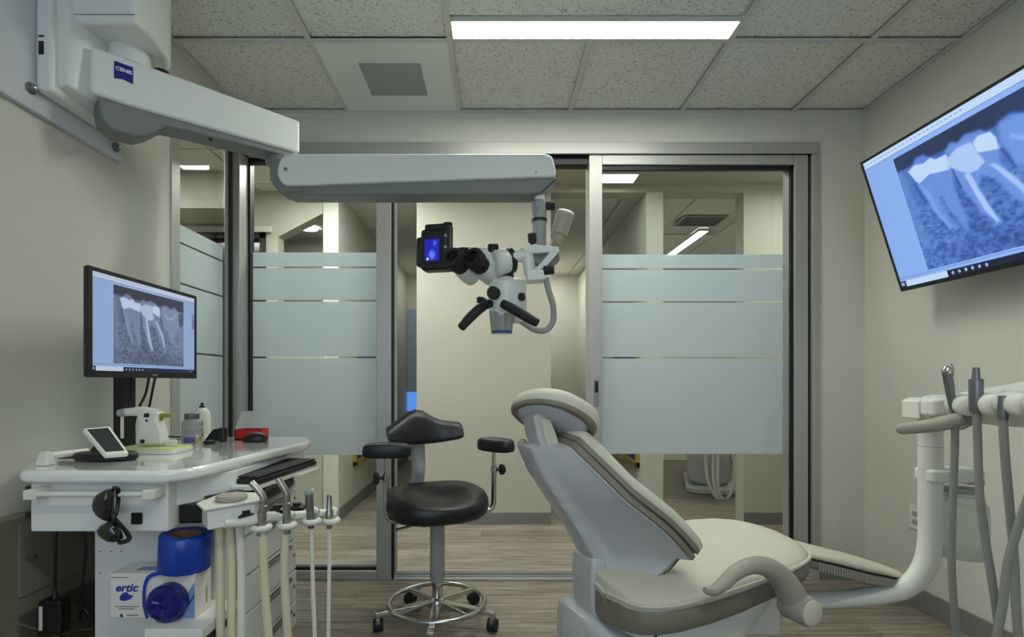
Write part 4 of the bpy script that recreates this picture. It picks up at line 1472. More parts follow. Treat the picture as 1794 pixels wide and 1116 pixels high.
# ---- suction tips and the two other instruments in the holders
def suction(label, pts, hose):
    t = thing('suction_tip', label, 'suction tip', pts[0], 0, 'suction tips on the cart')
    build('tip', MB().tube(pts[1:], [0.0098, 0.0098, 0.0098, 0.0098], 14, 3), M_steel, t)
    build('collar', MB().lathe(pts[2] + Vector((0, 0, -0.012)), (0, 0, 1), [(0.010, 0), (0.0125, 0.003), (0.0125, 0.010), (0.010, 0.013)], 18), M_steel, t)
    build('valve', MB().cyl(pts[0] + Vector((0, 0, -0.02)), pts[0] + Vector((0, 0, 0.045)), 0.0118, 0.0105, 18), M_steel, t)
    build('hose', MB().tube(hose, 0.0112, 14), M_cream, t)


def hp(x, y_, k):
    return P(x, y_, along(HP[k][0]) - 0.012)


suction('angled steel suction tip nearest the square post, on a thick cream hose', [hp(458, 925, 0), hp(460, 912, 0), hp(461, 885, 0), hp(460, 868, 0), hp(440, 845, 0)],
        [hp(460, 930, 0), hp(462, 990, 0), hp(466, 1060, 0), hp(472, 1140, 0), hp(476, 1270, 0)])
suction('angled steel suction tip second from the square post, on a thick cream hose', [hp(502, 922, 1), hp(503, 910, 1), hp(502, 880, 1), hp(501, 862, 1), hp(487, 838, 1)],
        [hp(500, 928, 1), hp(498, 985, 1), hp(500, 1050, 1), hp(505, 1130, 1), hp(510, 1240, 1)])
sy = thing('air_water_syringe', 'grey three-way syringe in the third holder of the hose bar', 'syringe', hp(546, 915, 2))
build('handle', MB().tube([hp(545, 925, 2), hp(544, 905, 2), hp(542, 880, 2), hp(542, 866, 2)], [0.009, 0.011, 0.0115, 0.010], 14, 4), M_darksteel, sy)
build('syringe_head', MB().tube([hp(533, 866, 2), hp(541, 863, 2), hp(549, 860, 2)], [0.006, 0.011, 0.009], 12, 3), M_greypl, sy)
build('button', MB().ball(hp(546, 859, 2), 0.0065, 10, 6), M_whitepl, sy)
build('hose', MB().tube([hp(546, 926, 2), hp(547, 980, 2), hp(549, 1050, 2), hp(552, 1130, 2), hp(554, 1220, 2)], 0.0062, 12), M_whitepl, sy)
se = thing('saliva_ejector_valve', 'thin steel saliva ejector valve in the last holder of the hose bar', 'suction valve', hp(579, 915, 3))
build('valve', MB().lathe(hp(577, 926, 3), (0, 0, 1), [(0.007, 0), (0.010, 0.01), (0.011, 0.03), (0.012, 0.05), (0.009, 0.055), (0.0065, 0.10), (0.004, 0.102)], 16), M_steel, se)
build('hose', MB().tube([hp(577, 926, 3), hp(577, 985, 3), hp(576, 1050, 3), hp(575, 1130, 3), hp(574, 1220, 3)], 0.0058, 12), M_whitepl, se)

# ---- taupe cabinet on the wall below the cart
tc = thing('wall_cabinet', 'low taupe cabinet box on the wall behind the cart', 'cabinet', (XL, 1.8, 0.08))
build('carcass', MB().box((XL, 1.47, 0.06), (-1.352, 2.25, 0.70)), M_cab, tc, bevel=0.002)
build('end_strip', MB().box((XL, 1.452, 0.06), (-1.349, 1.468, 0.70)), M_cab, tc, bevel=0.002)
dr = build('door', MB().box((-1.352, 1.523, 0.473), (-1.346, 1.90, 0.68)), M_cab, tc, bevel=0.001)
build('knob', MB().lathe((-1.346, 1.545, 0.58), (1, 0, 0), [(0.004, 0), (0.004, 0.012), (0.010, 0.014), (0.010, 0.022), (0.001, 0.024)], 14), M_darksteel, dr)
build('bay_shade', MB().box((-1.351, 1.523, 0.10), (-1.345, 2.2, 0.42)), mat('bay_shade_paint', (92, 87, 74), 0.8), tc)  # flat dark panel, its colour stands for the shaded opening
build('bay_brace', MB().bar((-1.344, 1.52, 0.40), (-1.344, 1.72, 0.25), 0.004, 0.008, (1, 0, 0)), M_cab, tc)

pa = thing('power_adapter', 'black power adapter hanging on its cord under the counter', 'power adapter', P(96, 1105, 1.58))
pc = P(96, 1075, 1.58)
build('brick', MB().rings([[pc + Vector((dx * s, dy, z)) for dx, dy in ((-0.034, -0.022), (0.034, -0.022), (0.034, 0.022), (-0.034, 0.022))] for s, z in ((0.95, -0.055), (1.0, 0.0), (0.98, 0.045))]), M_black, pa, bevel=0.006)
build('sticker', MB().box(pc + Vector((-0.028, -0.0228, -0.04)), pc + Vector((-0.018, -0.0215, 0.03))), M_card, pa)
build('strain_relief', MB().cyl(pc + Vector((0, 0, 0.044)), pc + Vector((0, 0, 0.075)), 0.010, 0.005, 12), M_black, pa)
build('cord', MB().tube([pc + Vector((0, 0, 0.07)), P(97, 1000, 1.58), P(98, 930, 1.58), P(98, 880, 1.60)], 0.0045, 8), M_black, pa)
build('lead', MB().tube([pc + Vector((0.0, 0, -0.05)), P(112, 1110, 1.58), P(135, 1104, 1.60), P(162, 1102, 1.62)], 0.004, 8), M_black, pa)
one('looped_cable', MB().tube([P(145, 925, 1.66), P(151, 960, 1.66), P(147, 1000, 1.66), P(145, 1040, 1.66), P(149, 1072, 1.66), P(146, 1086, 1.655), P(140, 1078, 1.65), P(147, 1068, 1.65), P(158, 1080, 1.65), P(165, 1092, 1.66)], 0.004, 8, 8), M_black,
    'thin black cable with a loop hanging beside the cart cabinet', 'cable')

# ---- safety glasses over the towel rail
sg = thing('safety_glasses', 'dark safety glasses hanging from the towel rail of the cart', 'glasses', P(190, 945, 1.39))
YG = 1.392


def lens(nm, pts, bulge):
    n = len(pts)
    c = sum((P(x, y_, YG) for x, y_ in pts), Vector()) / n
    m = MB()
    rr = []
    for s, d in ((1.0, 0.004), (1.0, 0.0), (0.92, -bulge * .5), (0.7, -bulge * .85), (0.35, -bulge)):
        rr.append([c + (P(x, y_, YG) - c) * s + Vector((0, d, 0)) for x, y_ in pts])
    m.rings(rr)
    return build(nm, m, M_lens, sg, smooth=60)


lens('lens', [(163, 884), (166, 872), (174, 863), (186, 857), (198, 855), (199, 872), (198, 890), (199, 905), (192, 914), (182, 911), (172, 904), (165, 894)], 0.018)
lens('lens', [(171, 927), (178, 919), (188, 914), (199, 910), (207, 922), (213, 934), (214, 944), (205, 950), (192, 949), (181, 943), (174, 936)], 0.016)
build('temple', MB().tube([P(197, 856, 1.395), P(206, 857, 1.40), P(207, 880, 1.41), P(203, 900, 1.40), P(199, 908, 1.395)], [0.006, 0.006, 0.005, 0.005, 0.004], 8, 5, flat=0.5), M_black, sg)
build('temple', MB().tube([P(200, 908, 1.395), P(212, 920, 1.40), P(224, 936, 1.41), P(226, 945, 1.41), P(214, 950, 1.40), P(206, 950, 1.395)], [0.005, 0.005, 0.006, 0.006, 0.006, 0.005], 8, 5), M_black, sg)
build('nose_bridge', MB().tube([P(196, 898, 1.385), P(200, 908, 1.38), P(198, 918, 1.385)], 0.005, 8, 4), M_black, sg)

# ---- carton of gloves, blue rolls
YK = 1.452
cx0, cx1 = P(193, 0, YK).x, P(342, 0, YK).x
cz0, cz1 = 0.4475, 0.568
gb = thing('glove_carton', 'white carton printed with blue lettering on the step of the cart', 'box', ((cx0 + cx1) / 2, 1.49, cz0))
build('carton', MB().box((cx0, YK, cz0), (cx1, 1.535, cz1)), M_card, gb, bevel=0.0015, seg=1)


def kp_(x, y_, d=0.0008):
    q = P(x, y_, YK - d)
    return q


text('lettering', 'ertic', 0.030, kp_(203, 1036), (1, 0, 0), (0, 0, 1), M_ink, gb, width=0.061, shear=0.25, bold=0.0009)
gl = MB()
gl.extr([kp_(209, 1046), (kp_(215, 1039)), kp_(222, 1037), kp_(226, 1042), kp_(234, 1044), kp_(228, 1050), kp_(218, 1053), kp_(211, 1052)], (0, 0.0004, 0))
build('glove_print', gl, M_ink, gb)
for k, (x0, x1_, y_) in enumerate(((201, 243, 1062), (207, 236, 1066))):
    build('print_line', MB().box(kp_(x0, y_), kp_(x1_, y_ + 1.5, 0.0004)), M_inkgrey, gb)
build('print_line', MB().box(kp_(195, 1011), kp_(225, 1012.5, 0.0004)), M_inkgrey, gb)
build('print_dot', MB().cyl(kp_(214, 1078), kp_(214, 1078, 0.0), 0.005, None, 12), M_inkblack, gb)
build('print_line', MB().box(kp_(222, 1077), kp_(242, 1079, 0.0004)), M_inkgrey, gb)
bl_ = MB()
bl_.extr([kp_(341, 1020), kp_(341, 1083), kp_(310, 1083), kp_(322, 1048)], (0, 0.0004, 0))
build('blue_print', bl_, M_inklight, gb)
bl_ = MB()
bl_.extr([kp_(312, 1083, 0.0012), kp_(341, 1040, 0.0012), kp_(341, 1044, 0.0012), kp_(317, 1083, 0.0012)], (0, 0.0004, 0))
build('blue_stripe', bl_, M_ink, gb)
build('top_print', MB().box((P(228, 0, YK).x, 1.475, cz1 + 0.0002), (P(280, 0, YK).x, 1.505, cz1 + 0.0008)), M_inklight, gb)
text('side_lettering', 'HANDS', 0.014, (cx1 + 0.0006, 1.513, cz0 + 0.02), (0, 0, 1), (0, -1, 0), M_inkblack, gb)
br_ = thing('blue_film_roll', 'upright roll of glossy blue film on top of the glove carton', 'film roll', (P(323, 0, 1.493).x, 1.493, cz1))
q = Vector((P(323, 0, 1.493).x, 1.493, cz1 + 0.001))
ax_ = Vector((0.06, -0.02, 1))
build('film', MB().lathe(q, ax_, [(0.040, 0), (0.064, 0), (0.066, 0.004), (0.066, 0.094), (0.064, 0.097), (0.040, 0.097), (0.040, 0)], 36, cap=False), M_blue, br_)
build('core', MB().lathe(q, ax_, [(0.036, 0.001), (0.040, 0.001), (0.040, 0.096), (0.036, 0.096), (0.036, 0.001)], 30, cap=False), M_kraft, br_)
rl = thing('blue_film_disc', 'dark blue crumpled film roll end leaning on the carton', 'film roll', (P(290, 0, 1.42).x, 1.42, cz0))
q = P(290, 1050, 1.425)
q.z = cz0 + 0.0505
rw = MB()
rr = []
for s, d in ((0.99, 0.024), (1.0, 0.016), (1.0, -0.004), (0.9, -0.010), (0.6, -0.013), (0.25, -0.009), (0.02, -0.012)):
    rr.append([q + Vector((math.cos(2 * PI * k / 32) * 0.0495 * s, d + (random.random() - .5) * 0.003 * (s < .95), math.sin(2 * PI * k / 32) * 0.0495 * s)) for k in range(32)])
rw.rings(rr)
build('film', rw, M_bluedark, rl, smooth=25)
build('loose_strip', MB().tube([P(289, 1002, 1.448), P(262, 1010, 1.446), P(253, 1030, 1.446), P(253, 1060, 1.446), P(258, 1083, 1.446)], [0.006, 0.005, 0.004, 0.005, 0.004], 8, 6, flat=0.15, up=(0, 1, 0)), M_blue, rl)

# ============================================================ things on the counter
KT = 220.9


def onT(x, y_):
    """point of the counter top under a frame position"""
    Y = F * (CAM_Z - ZT) / (y_ - VY)
    return Vector(((x - VX) * Y / F, Y, ZT))


# small touch display on a black stand
tdv = thing('apex_display', 'small white-framed touch display leaning on a black stand', 'display', onT(185, 806))
o = onT(186, 806)
build('stand_base', MB().rings([[Vector((o.x, o.y, ZT + z)) + Vector((math.cos(a) * 0.093 * s, math.sin(a) * 0.05 * s, 0)) for a in [2 * PI * k / 28 for k in range(28)]] for s, z in ((0.92, 0.0), (1.0, 0.006), (1.0, 0.016), (0.93, 0.024), (0.6, 0.027))]), M_black, tdv)
build('plug', MB().bar(o + Vector((-0.14, 0.0, 0.010)), o + Vector((-0.085, 0, 0.012)), 0.02, 0.012), M_black, tdv, bevel=0.003)
build('support', MB().extr([o + Vector((-0.06, 0.01, 0.02)), o + Vector((0.02, 0.01, 0.02)), o + Vector((-0.03, 0.03, 0.085))], (0, 0.012, 0)), M_black, tdv)
dx_ = Vector((0.86, 0.20, 0.06)).normalized()      # along the short edge
c00, c10, c11, c01 = P(186, 797, 1.50), P(227, 794, 1.56), P(193, 746, 1.60), P(146, 750, 1.54)
thk = (c10 - c00).cross(c01 - c00).normalized()
if thk.y > 0:
    thk = -thk


def bil(u, v_, d=0.0):
    return c00 * (1 - u) * (1 - v_) + c10 * u * (1 - v_) + c11 * u * v_ + c01 * (1 - u) * v_ + thk * d


bod = MB().rings([[bil(0, 0, d), bil(1, 0, d), bil(1, 1, d), bil(0, 1, d)] for d in (-0.014, 0.0)])
build('frame', bod, M_whitepl, tdv, bevel=0.004, seg=2)
build('screen', MB().rings([[bil(.08, .1, d), bil(.86, .1, d), bil(.86, .93, d), bil(.08, .93, d)] for d in (-0.004, 0.0009)]), M_paleglass, tdv)

# obturation gun on its charger
og = thing('obturation_gun', 'white gun-shaped filling device standing on its charging base', 'handpiece', onT(272, 792))
o = onT(272, 792)
build('charger_base', MB().rings([[Vector((o.x, o.y, ZT + z)) + Vector((x * s, y_ * s, 0)) for x, y_ in rrect(0.20, 0.13, 0.02)] for s, z in ((1, 0.0), (1, 0.014))]), M_whitepl, og, bevel=0.003)
build('charger_rim', MB().rings([[Vector((o.x, o.y, ZT + z)) + Vector((x * s, y_ * s, 0)) for x, y_ in rrect(0.196, 0.126, 0.02)] for s, z in ((1, 0.014), (.97, 0.020))]), M_lime, og)


def G(x, y_, d=0.0):
    return P(x, y_, o.y + d)


gn = MB().extr([G(236, 780, -0.02), G(284, 780, -0.02), G(281, 755, -0.02), G(274, 735, -0.02), G(276, 722, -0.02), G(240, 722, -0.02), G(240, 740, -0.02)], (0, 0.045, 0))
build('grip', gn, M_whitepl, og, bevel=0.008, seg=3)
build('barrel', MB().tube([G(210, 724), G(225, 722), G(250, 721), G(278, 725)], [0.010, 0.013, 0.017, 0.016], 16, 4), M_whitepl, og)
build('barrel_tip', MB().cyl(G(208, 724), G(222, 722), 0.012, 0.0145, 16), M_greypl, og)
build('needle_cap', MB().tube([G(277, 727), G(283, 728), G(297, 728)], [0.010, 0.008, 0.006], 12, 3), M_green, og)
build('trigger', MB().bar(G(281, 731), G(285, 736), 0.01, 0.006), M_green, og)
build('window', MB().box(G(252, 731, -0.0235), G(263, 724, -0.015)), M_black, og)
build('rest_post', MB().box(G(211, 768, 0.0), G(217, 728, 0.01)), M_whitepl, og)
build('button', MB().lathe(G(250, 773, -0.02), (0, -1, 0), [(0.007, 0), (0.007, 0.003), (0.001, 0.004)], 14), M_black, og)
build('side_button', MB().lathe(G(257, 737, -0.02), (0, -1, 0), [(0.004, 0), (0.004, 0.002), (0.001, 0.003)], 12), M_black, og)
build('cradle', MB().box(G(288, 782, -0.01), G(312, 770, 0.02)), M_whitepl, og, bevel=0.003)

jr = thing('clear_jar', 'clear ribbed plastic jar with a dark screw cap on the counter', 'jar', onT(336, 775))
o = onT(336, 773)
k_ = o.y / F
jar_m = mat('jar_plastic', (176, 178, 172), 0.25)
build('jar_body', MB().lathe(o, (0, 0, 1), [(0.001, 0), (15 * k_, 0), (16 * k_, 0.004), (16 * k_, 16 * k_), (15.4 * k_, 17 * k_), (16 * k_, 18 * k_), (16 * k_, 26 * k_), (15.4 * k_, 27 * k_), (16 * k_, 28 * k_), (16 * k_, 34 * k_), (12 * k_, 38 * k_), (11 * k_, 40 * k_)], 26), jar_m, jr)
build('cap', MB().lathe(o + Vector((0, 0, 39 * k_)), (0, 0, 1), [(11.5 * k_, 0), (12 * k_, 0.002), (12 * k_, 9 * k_), (11 * k_, 10 * k_), (0.001, 10 * k_)], 24), M_darksteel, jr)
wb_ = thing('white_bottle', 'white round-shouldered bottle with a black spout behind the jar', 'bottle', onT(354, 767))
o = onT(354, 767)
k_ = o.y / F
build('bottle_body', MB().lathe(o, (0, 0, 1), [(0.001, 0), (13 * k_, 0), (14 * k_, 0.004), (14 * k_, 38 * k_), (12.5 * k_, 45 * k_), (8 * k_, 51 * k_), (4.5 * k_, 53 * k_)], 26), M_whitepl, wb_)
build('spout', MB().lathe(o + Vector((0, 0, 53 * k_)), (0, 0, 1), [(5 * k_, 0), (5 * k_, 2 * k_), (2.6 * k_, 3 * k_), (2.2 * k_, 8 * k_), (0.001, 9 * k_)], 16), M_black, wb_)
for dx, dz, w_, h_ in ((-7, 24, 4, 7), (-1, 23, 4, 8), (5, 24, 4, 7), (-6, 14, 5, 6), (2, 13, 7, 4), (3, 19, 4, 3), (4, 6, 5, 5)):
    build('label_mark', MB().box(o + Vector((dx * k_, -14.4 * k_, dz * k_)), o + Vector(((dx + w_) * k_, -13.0 * k_, (dz + h_) * k_))), M_inkgrey, wb_)
pj = thing('small_jar', 'tiny jar with a purple cap in front of the clear jar', 'jar', onT(331, 777))
o = onT(331, 777)
build('jar_body', MB().lathe(o, (0, 0, 1), [(0.012, 0), (0.016, 0.002), (0.016, 0.014), (0.012, 0.016)], 18), M_whitepl, pj)
build('cap', MB().lathe(o + Vector((0, 0, 0.004)), (0, 0, 1), [(0.0165, 0), (0.0175, 0.002), (0.0175, 0.02), (0.001, 0.021)], 18), M_purple, pj)
pv = thing('small_vial', 'tiny yellowish vial beside the purple-capped jar', 'vial', onT(345, 776))
o = onT(345, 776)
build('vial_body', MB().lathe(o, (0, 0, 1), [(0.008, 0), (0.009, 0.002), (0.009, 0.018), (0.005, 0.022)], 14), mat('vial_yellow', (196, 192, 120), 0.25), pv)
build('cap', MB().lathe(o + Vector((0, 0, 0.021)), (0, 0, 1), [(0.006, 0), (0.006, 0.010), (0.001, 0.0105)], 14), M_whitepl, pv)
bh = thing('black_holder', 'black upright cup with a trailing lead on the counter', 'holder', onT(388, 774))
o = onT(391, 774)
build('cup', MB().lathe(o, (0, 0, 1), [(0.001, 0), (0.014, 0), (0.015, 0.004), (0.015, 0.055), (0.011, 0.056), (0.011, 0.02), (0.001, 0.02)], 20), M_black, bh)
build('wedge', MB().extr([onT(357, 772), onT(385, 772), onT(385, 772) + Vector((0, 0, 0.05)), onT(372, 772) + Vector((0, 0, 0.045))], (0, 0.03, 0)), M_black, bh, bevel=0.005)
build('foot', MB().lathe(onT(366, 778), (0, 0, 1), [(0.017, 0), (0.019, 0.003), (0.019, 0.012), (0.013, 0.015), (0.001, 0.015)], 20), M_rubber, bh)
build('lead', MB().tube([onT(355, 772) + Vector((0, 0, 0.02)), onT(335, 768) + Vector((0, 0, 0.012)), onT(310, 768) + Vector((0, 0, 0.005)), onT(285, 768) + Vector((0, 0, 0.012))], 0.003, 8), M_black, bh)
rb = thing('red_box', 'small red box with its clear lid standing open', 'box', onT(431, 772))
o0 = onT(411, 771)
wdt = onT(456, 771).x - o0.x
bxm = MB()
hh = 0.042
bxm.box((o0.x, o0.y, ZT), (o0.x + wdt, o0.y + 0.08, ZT + 0.004))
bxm.box((o0.x, o0.y, ZT), (o0.x + 0.003, o0.y + 0.08, ZT + hh))
bxm.box((o0.x + wdt - 0.003, o0.y, ZT), (o0.x + wdt, o0.y + 0.08, ZT + hh))
bxm.box((o0.x, o0.y, ZT), (o0.x + wdt, o0.y + 0.003, ZT + hh))
bxm.box((o0.x, o0.y + 0.077, ZT), (o0.x + wdt, o0.y + 0.08, ZT + hh))
build('tray', bxm, M_red, rb)
build('rim', MB().box((o0.x - 0.001, o0.y - 0.001, ZT + hh), (o0.x + wdt + 0.001, o0.y + 0.004, ZT + hh + 0.006)), M_clear, rb)
lid_m = frostmat('lid_plastic', (190, 194, 192), 0.35)
build('lid', MB().extr([P(411, 752, o0.y + 0.08), P(444, 752, o0.y + 0.08), P(459, 720, o0.y + 0.10), P(424, 720, o0.y + 0.10)], (0, 0.003, 0)), lid_m, rb)
mo = thing('computer_mouse', 'dark grey computer mouse at the edge of the counter', 'mouse', onT(446, 775))
o = onT(446, 774)
rr = []
for s, z in ((0.93, 0.0), (1.0, 0.006), (0.98, 0.014), (0.86, 0.025), (0.6, 0.034), (0.2, 0.038)):
    rr.append([o + Vector((math.cos(a) * 0.050 * s + 0.006 * z / 0.04, math.sin(a) * 0.032 * s, z)) for a in [2 * PI * k / 24 for k in range(24)]])
build('shell', MB().rings(rr), M_black, mo, smooth=60)
build('wheel', MB().cyl(o + Vector((0.028, -0.004, 0.030)), o + Vector((0.028, 0.004, 0.030)), 0.006, None, 14), M_red, mo)
# ============================================================ stool
st = thing('operator_stool', 'black saddle stool with armrests, chrome ring and five casters', 'stool', (-0.257, 2.42, 0), math.radians(24))
L = dict(local=True)


def soft_ring(cx, cy, z, hx, hy, n=28, p=2.4):
    out = []
    for k in range(n):
        a = 2 * PI * k / n
        c, s = math.cos(a), math.sin(a)
        out.append(Vector((cx + math.copysign(abs(c) ** (2 / p), c) * hx, cy + math.copysign(abs(s) ** (2 / p), s) * hy, z)))
    return out


# seat: saddle shaped cushion
rr = []
NS = 40


def seat_ring(s, z, sag=0.0):
    out = []
    for k in range(NS):
        a = 2 * PI * k / NS
        c, sn = math.cos(a), math.sin(a)
        x = 0.232 * s * math.copysign(abs(c) ** .85, c)
        yy = 0.205 * s * math.copysign(abs(sn) ** .85, sn) + 0.005
        out.append(Vector((x, yy, z + sag * (abs(c) ** 2 * .02 + (0.026 if sn > 0 else -0.008) * abs(sn)))))
    return out


for s, z, g_ in ((0.62, 0.478, 0), (0.88, 0.484, 0), (0.97, 0.500, .3), (1.0, 0.522, .6), (0.985, 0.548, 1), (0.93, 0.568, 1.2), (0.82, 0.574, 1.3), (0.62, 0.560, 1.0), (0.40, 0.545, .6), (0.15, 0.540, .3)):
    rr.append(seat_ring(s, z, g_))
build('seat', MB().rings(rr), M_vinylblack, st, smooth=70, **L)
# backrest
rr = []
bxs = [-.185, -.178, -.15, -.11, -.07, -.03, .01, .05, .09, .13, .165, .182, .188]
tops = [.862, .874, .888, .912, .938, .952, .946, .920, .900, .893, .891, .886, .876]
bots = [.825, .808, .796, .789, .785, .783, .783, .785, .790, .797, .804, .812, .822]
for x, zt, zb in zip(bxs, tops, bots):
    cy = 0.245 - 1.6 * x * x
    th = 0.036 if abs(x) < .17 else 0.024
    ring = []
    for k in range(16):
        a = 2 * PI * k / 16
        c, sn = math.cos(a), math.sin(a)
        ring.append(Vector((x, cy + th * math.copysign(abs(c) ** .6, c) + 0.02 * sn, (zt + zb) / 2 + (zt - zb) / 2 * math.copysign(abs(sn) ** .7, sn))))
    rr.append(ring)
build('backrest', MB().rings(rr), M_vinylblack, st, smooth=70, **L)
build('backrest_support', MB().tube([(-0.01, 0.16, 0.475), (-0.01, 0.255, 0.50), (-0.012, 0.285, 0.58), (-0.012, 0.262, 0.66), (-0.012, 0.275, 0.74), (-0.012, 0.262, 0.80)], [0.030, 0.032, 0.034, 0.034, 0.036, 0.030], 14, 6, flat=1.0, up=(1, 0, 0)), M_greypl, st, **L)
build('gas_lift', MB().lathe((0, 0, 0.19), (0, 0, 1), [(0.030, 0), (0.033, 0.004), (0.033, 0.27), (0.036, 0.272), (0.036, 0.29)], 24), M_greypl, st, **L)
build('piston', MB().lathe((0, 0, 0.05), (0, 0, 1), [(0.030, 0), (0.034, 0.01), (0.034, 0.06), (0.024, 0.07), (0.024, 0.145)], 22), M_chrome, st, **L)
build('seat_plate', MB().box((-0.10, -0.09, 0.462), (0.10, 0.16, 0.480)), M_darksteel, st, bevel=0.004, **L)
build('lever', MB().tube([(-0.05, 0.0, 0.462), (-0.15, -0.03, 0.455), (-0.20, -0.04, 0.452)], 0.006, 10), M_chrome, st, **L)
for sgn in (-1, 1):
    AX = 0.228 if sgn < 0 else 0.288
    fr_ = build('arm_frame', MB().tube([(0.04 * sgn, 0.02, 0.468), ((AX - .09) * sgn, 0.02, 0.470), ((AX - .027) * sgn, 0.02, 0.478), ((AX - .004) * sgn, 0.02, 0.505), (AX * sgn, 0.02, 0.57), (AX * sgn, 0.02, 0.67)], 0.0125, 14, 8), M_chrome, st, **L)
    build('arm_post', MB().cyl((AX * sgn, 0.02, 0.66), (AX * sgn, 0.02, 0.765), 0.0095, None, 14), M_chrome, fr_, **L)
    build('clamp_collar', MB().lathe((AX * sgn, 0.02, 0.655), (0, 0, 1), [(0.013, 0), (0.0155, 0.002), (0.0155, 0.03), (0.013, 0.032)], 18), M_chrome, fr_, **L)
    build('clamp_knob', MB().lathe((AX * sgn, 0.02, 0.668), (sgn, 0, 0), [(0.006, 0), (0.006, 0.030), (0.020, 0.032), (0.026, 0.036), (0.026, 0.048), (0.020, 0.054), (0.001, 0.054)], 20), M_rubber, fr_, **L)
    rr = []
    for s, z in ((0.80, 0.760), (0.95, 0.764), (1.0, 0.775), (1.0, 0.795), (0.95, 0.812), (0.80, 0.820), (0.4, 0.824)):
        rr.append(soft_ring(0, 0, z, 0.046 * (1 - (1 - s) * .7), 0.105 * s, 26, 3.0))
    pad = MB().rings(rr)
    if sgn < 0:
        rot = Matrix.Rotation(math.radians(72), 4, 'Z')
    else:
        rot = Matrix.Rotation(math.radians(22), 4, 'Z')
    pad.v = [rot @ v + Vector((AX * sgn, 0.0, 0)) for v in pad.v]
    build('armrest', pad, M_vinylblack, st, smooth=70, **L)
ringpts = [(0.215 * math.cos(2 * PI * k / 40), 0.215 * math.sin(2 * PI * k / 40), 0.098) for k in range(40)]
tm = MB()
rr = []
for k in range(40):
    a = 2 * PI * k / 40
    rr.append([Vector(((0.215 + 0.011 * math.cos(b)) * math.cos(a), (0.215 + 0.011 * math.cos(b)) * math.sin(a), 0.098 + 0.011 * math.sin(b))) for b in [2 * PI * j / 12 for j in range(12)]])
tm.rings(rr, closed=True)
fr_ = build('foot_ring', tm, M_chrome, st, **L)
for k in range(4):
    a = math.radians(90 * k + 20)
    build('ring_spoke', MB().cyl((0.02 * math.cos(a), 0.02 * math.sin(a), 0.104), (0.213 * math.cos(a), 0.213 * math.sin(a), 0.098), 0.0075, None, 12), M_chrome, fr_, **L)
build('hub', MB().lathe((0, 0, 0.062), (0, 0, 1), [(0.034, 0), (0.040, 0.004), (0.040, 0.034), (0.034, 0.042)], 24), M_chrome, st, **L)
for k in range(5):
    a = math.radians(-90 - 24 + 72 * k)
    d = Vector((math.cos(a), math.sin(a), 0))
    n = Vector((-d.y, d.x, 0))
    leg = MB().rings([[d * r + n * (w_ * sx_) + Vector((0, 0, z0 + h_ * (0 if sz_ < 0 else 1))) for sx_, sz_ in ((-1, -1), (1, -1), (1, 1), (-1, 1))]
                      for r, w_, z0, h_ in ((0.03, 0.022, 0.066, 0.036), (0.15, 0.018, 0.070, 0.026), (0.275, 0.015, 0.068, 0.018))])
    lg = build('leg', leg, M_chrome, st, bevel=0.004, **L)
    c = d * 0.262 + Vector((0, 0, 0.028))
    tw = Matrix.Rotation(0.6 + k, 3, 'Z') @ n
    cs = build('caster', MB().cyl(c + tw * -0.022, c + tw * 0.022, 0.028, None, 20), M_rubber, st, bevel=0.005, **L)
    build('caster_hood', MB().obox(c + Vector((0, 0, 0.018)), (0.05, 0.018, 0.034), Matrix((Vector((tw.y, -tw.x, 0)), tw, Vector((0, 0, 1)))).transposed()), M_steel, cs, bevel=0.004, **L)
    build('caster_stem', MB().cyl(c + Vector((0, 0, 0.03)), c + Vector((0, 0, 0.052)), 0.008, None, 10), M_chrome, cs, **L)

# ============================================================ dental chair
YAW = math.radians(20)
dc = thing('dental_chair', 'reclined cream dental chair with grey plastic back shell', 'dental chair', (0.2245, 1.615, 0), YAW)


def sec(s, hw, zt, zb, n=24, p=3.2, crown=0.0):
    """closed cross-section of a cushion at distance s along the chair"""
    out = []
    for k in range(n):
        a = 2 * PI * k / n
        c, sn = math.cos(a), math.sin(a)
        out.append(Vector((s, math.copysign(abs(c) ** (2 / p), c) * hw, (zt + zb) / 2 + math.copysign(abs(sn) ** (2 / p), sn) * (zt - zb) / 2 + (crown * (1 - (abs(c) ** 2)) if sn > 0 else 0))))
    return out


# seat
SEATE = [(0.046, -.13, -.12, .502), (0.050, -.16, -.09, .505), (0.060, -.225, .02, .507), (0.080, -.262, .075, .510), (0.12, -.283, .13, .512), (0.18, -.294, .185, .515), (0.28, -.292, .235, .520),
         (0.39, -.282, .255, .527), (0.50, -.272, .260, .537), (0.60, -.262, .258, .548), (0.66, -.25, .25, .556), (0.71, -.225, .225, .560), (0.745, -.185, .185, .560), (0.76, -.13, .13, .558)]
SEAT = [(s_, (f_ - n_) / 2, z_, (f_ + n_) / 2) for s_, n_, f_, z_ in SEATE]


def shift(ring, t):
    return [v + Vector((0, t, 0)) for v in ring]


build('seat_cushion', MB().rings([shift(sec(s, hw * 0.985, z + .012, z - .05, crown=.012), tc) for s, hw, z, tc in SEAT]), M_uph, dc, smooth=75, **L)
build('seat_side', MB().rings([shift(sec(s, hw * 1.0, z - .012, z - .095 + .02 * smooth(.3, .75, np.float64(s)), p=6), tc) for s, hw, z, tc in SEAT]), M_band, dc, smooth=50, **L)
pp = [(s, tc - hw - .001, z - .008) for s, hw, z, tc in SEAT] + [(s, tc + hw + .001, z - .008) for s, hw, z, tc in SEAT[::-1]]
build('seat_piping', MB().tube(pp + [pp[0]], 0.0055, 8, 4), M_uph, dc, **L)
build('seat_seam', MB().tube([(0.36, -0.20, .5375), (0.42, -0.05, .5505), (0.45, 0.10, .551), (0.46, 0.2, .541)], 0.0022, 6, 6), M_band, dc, **L)
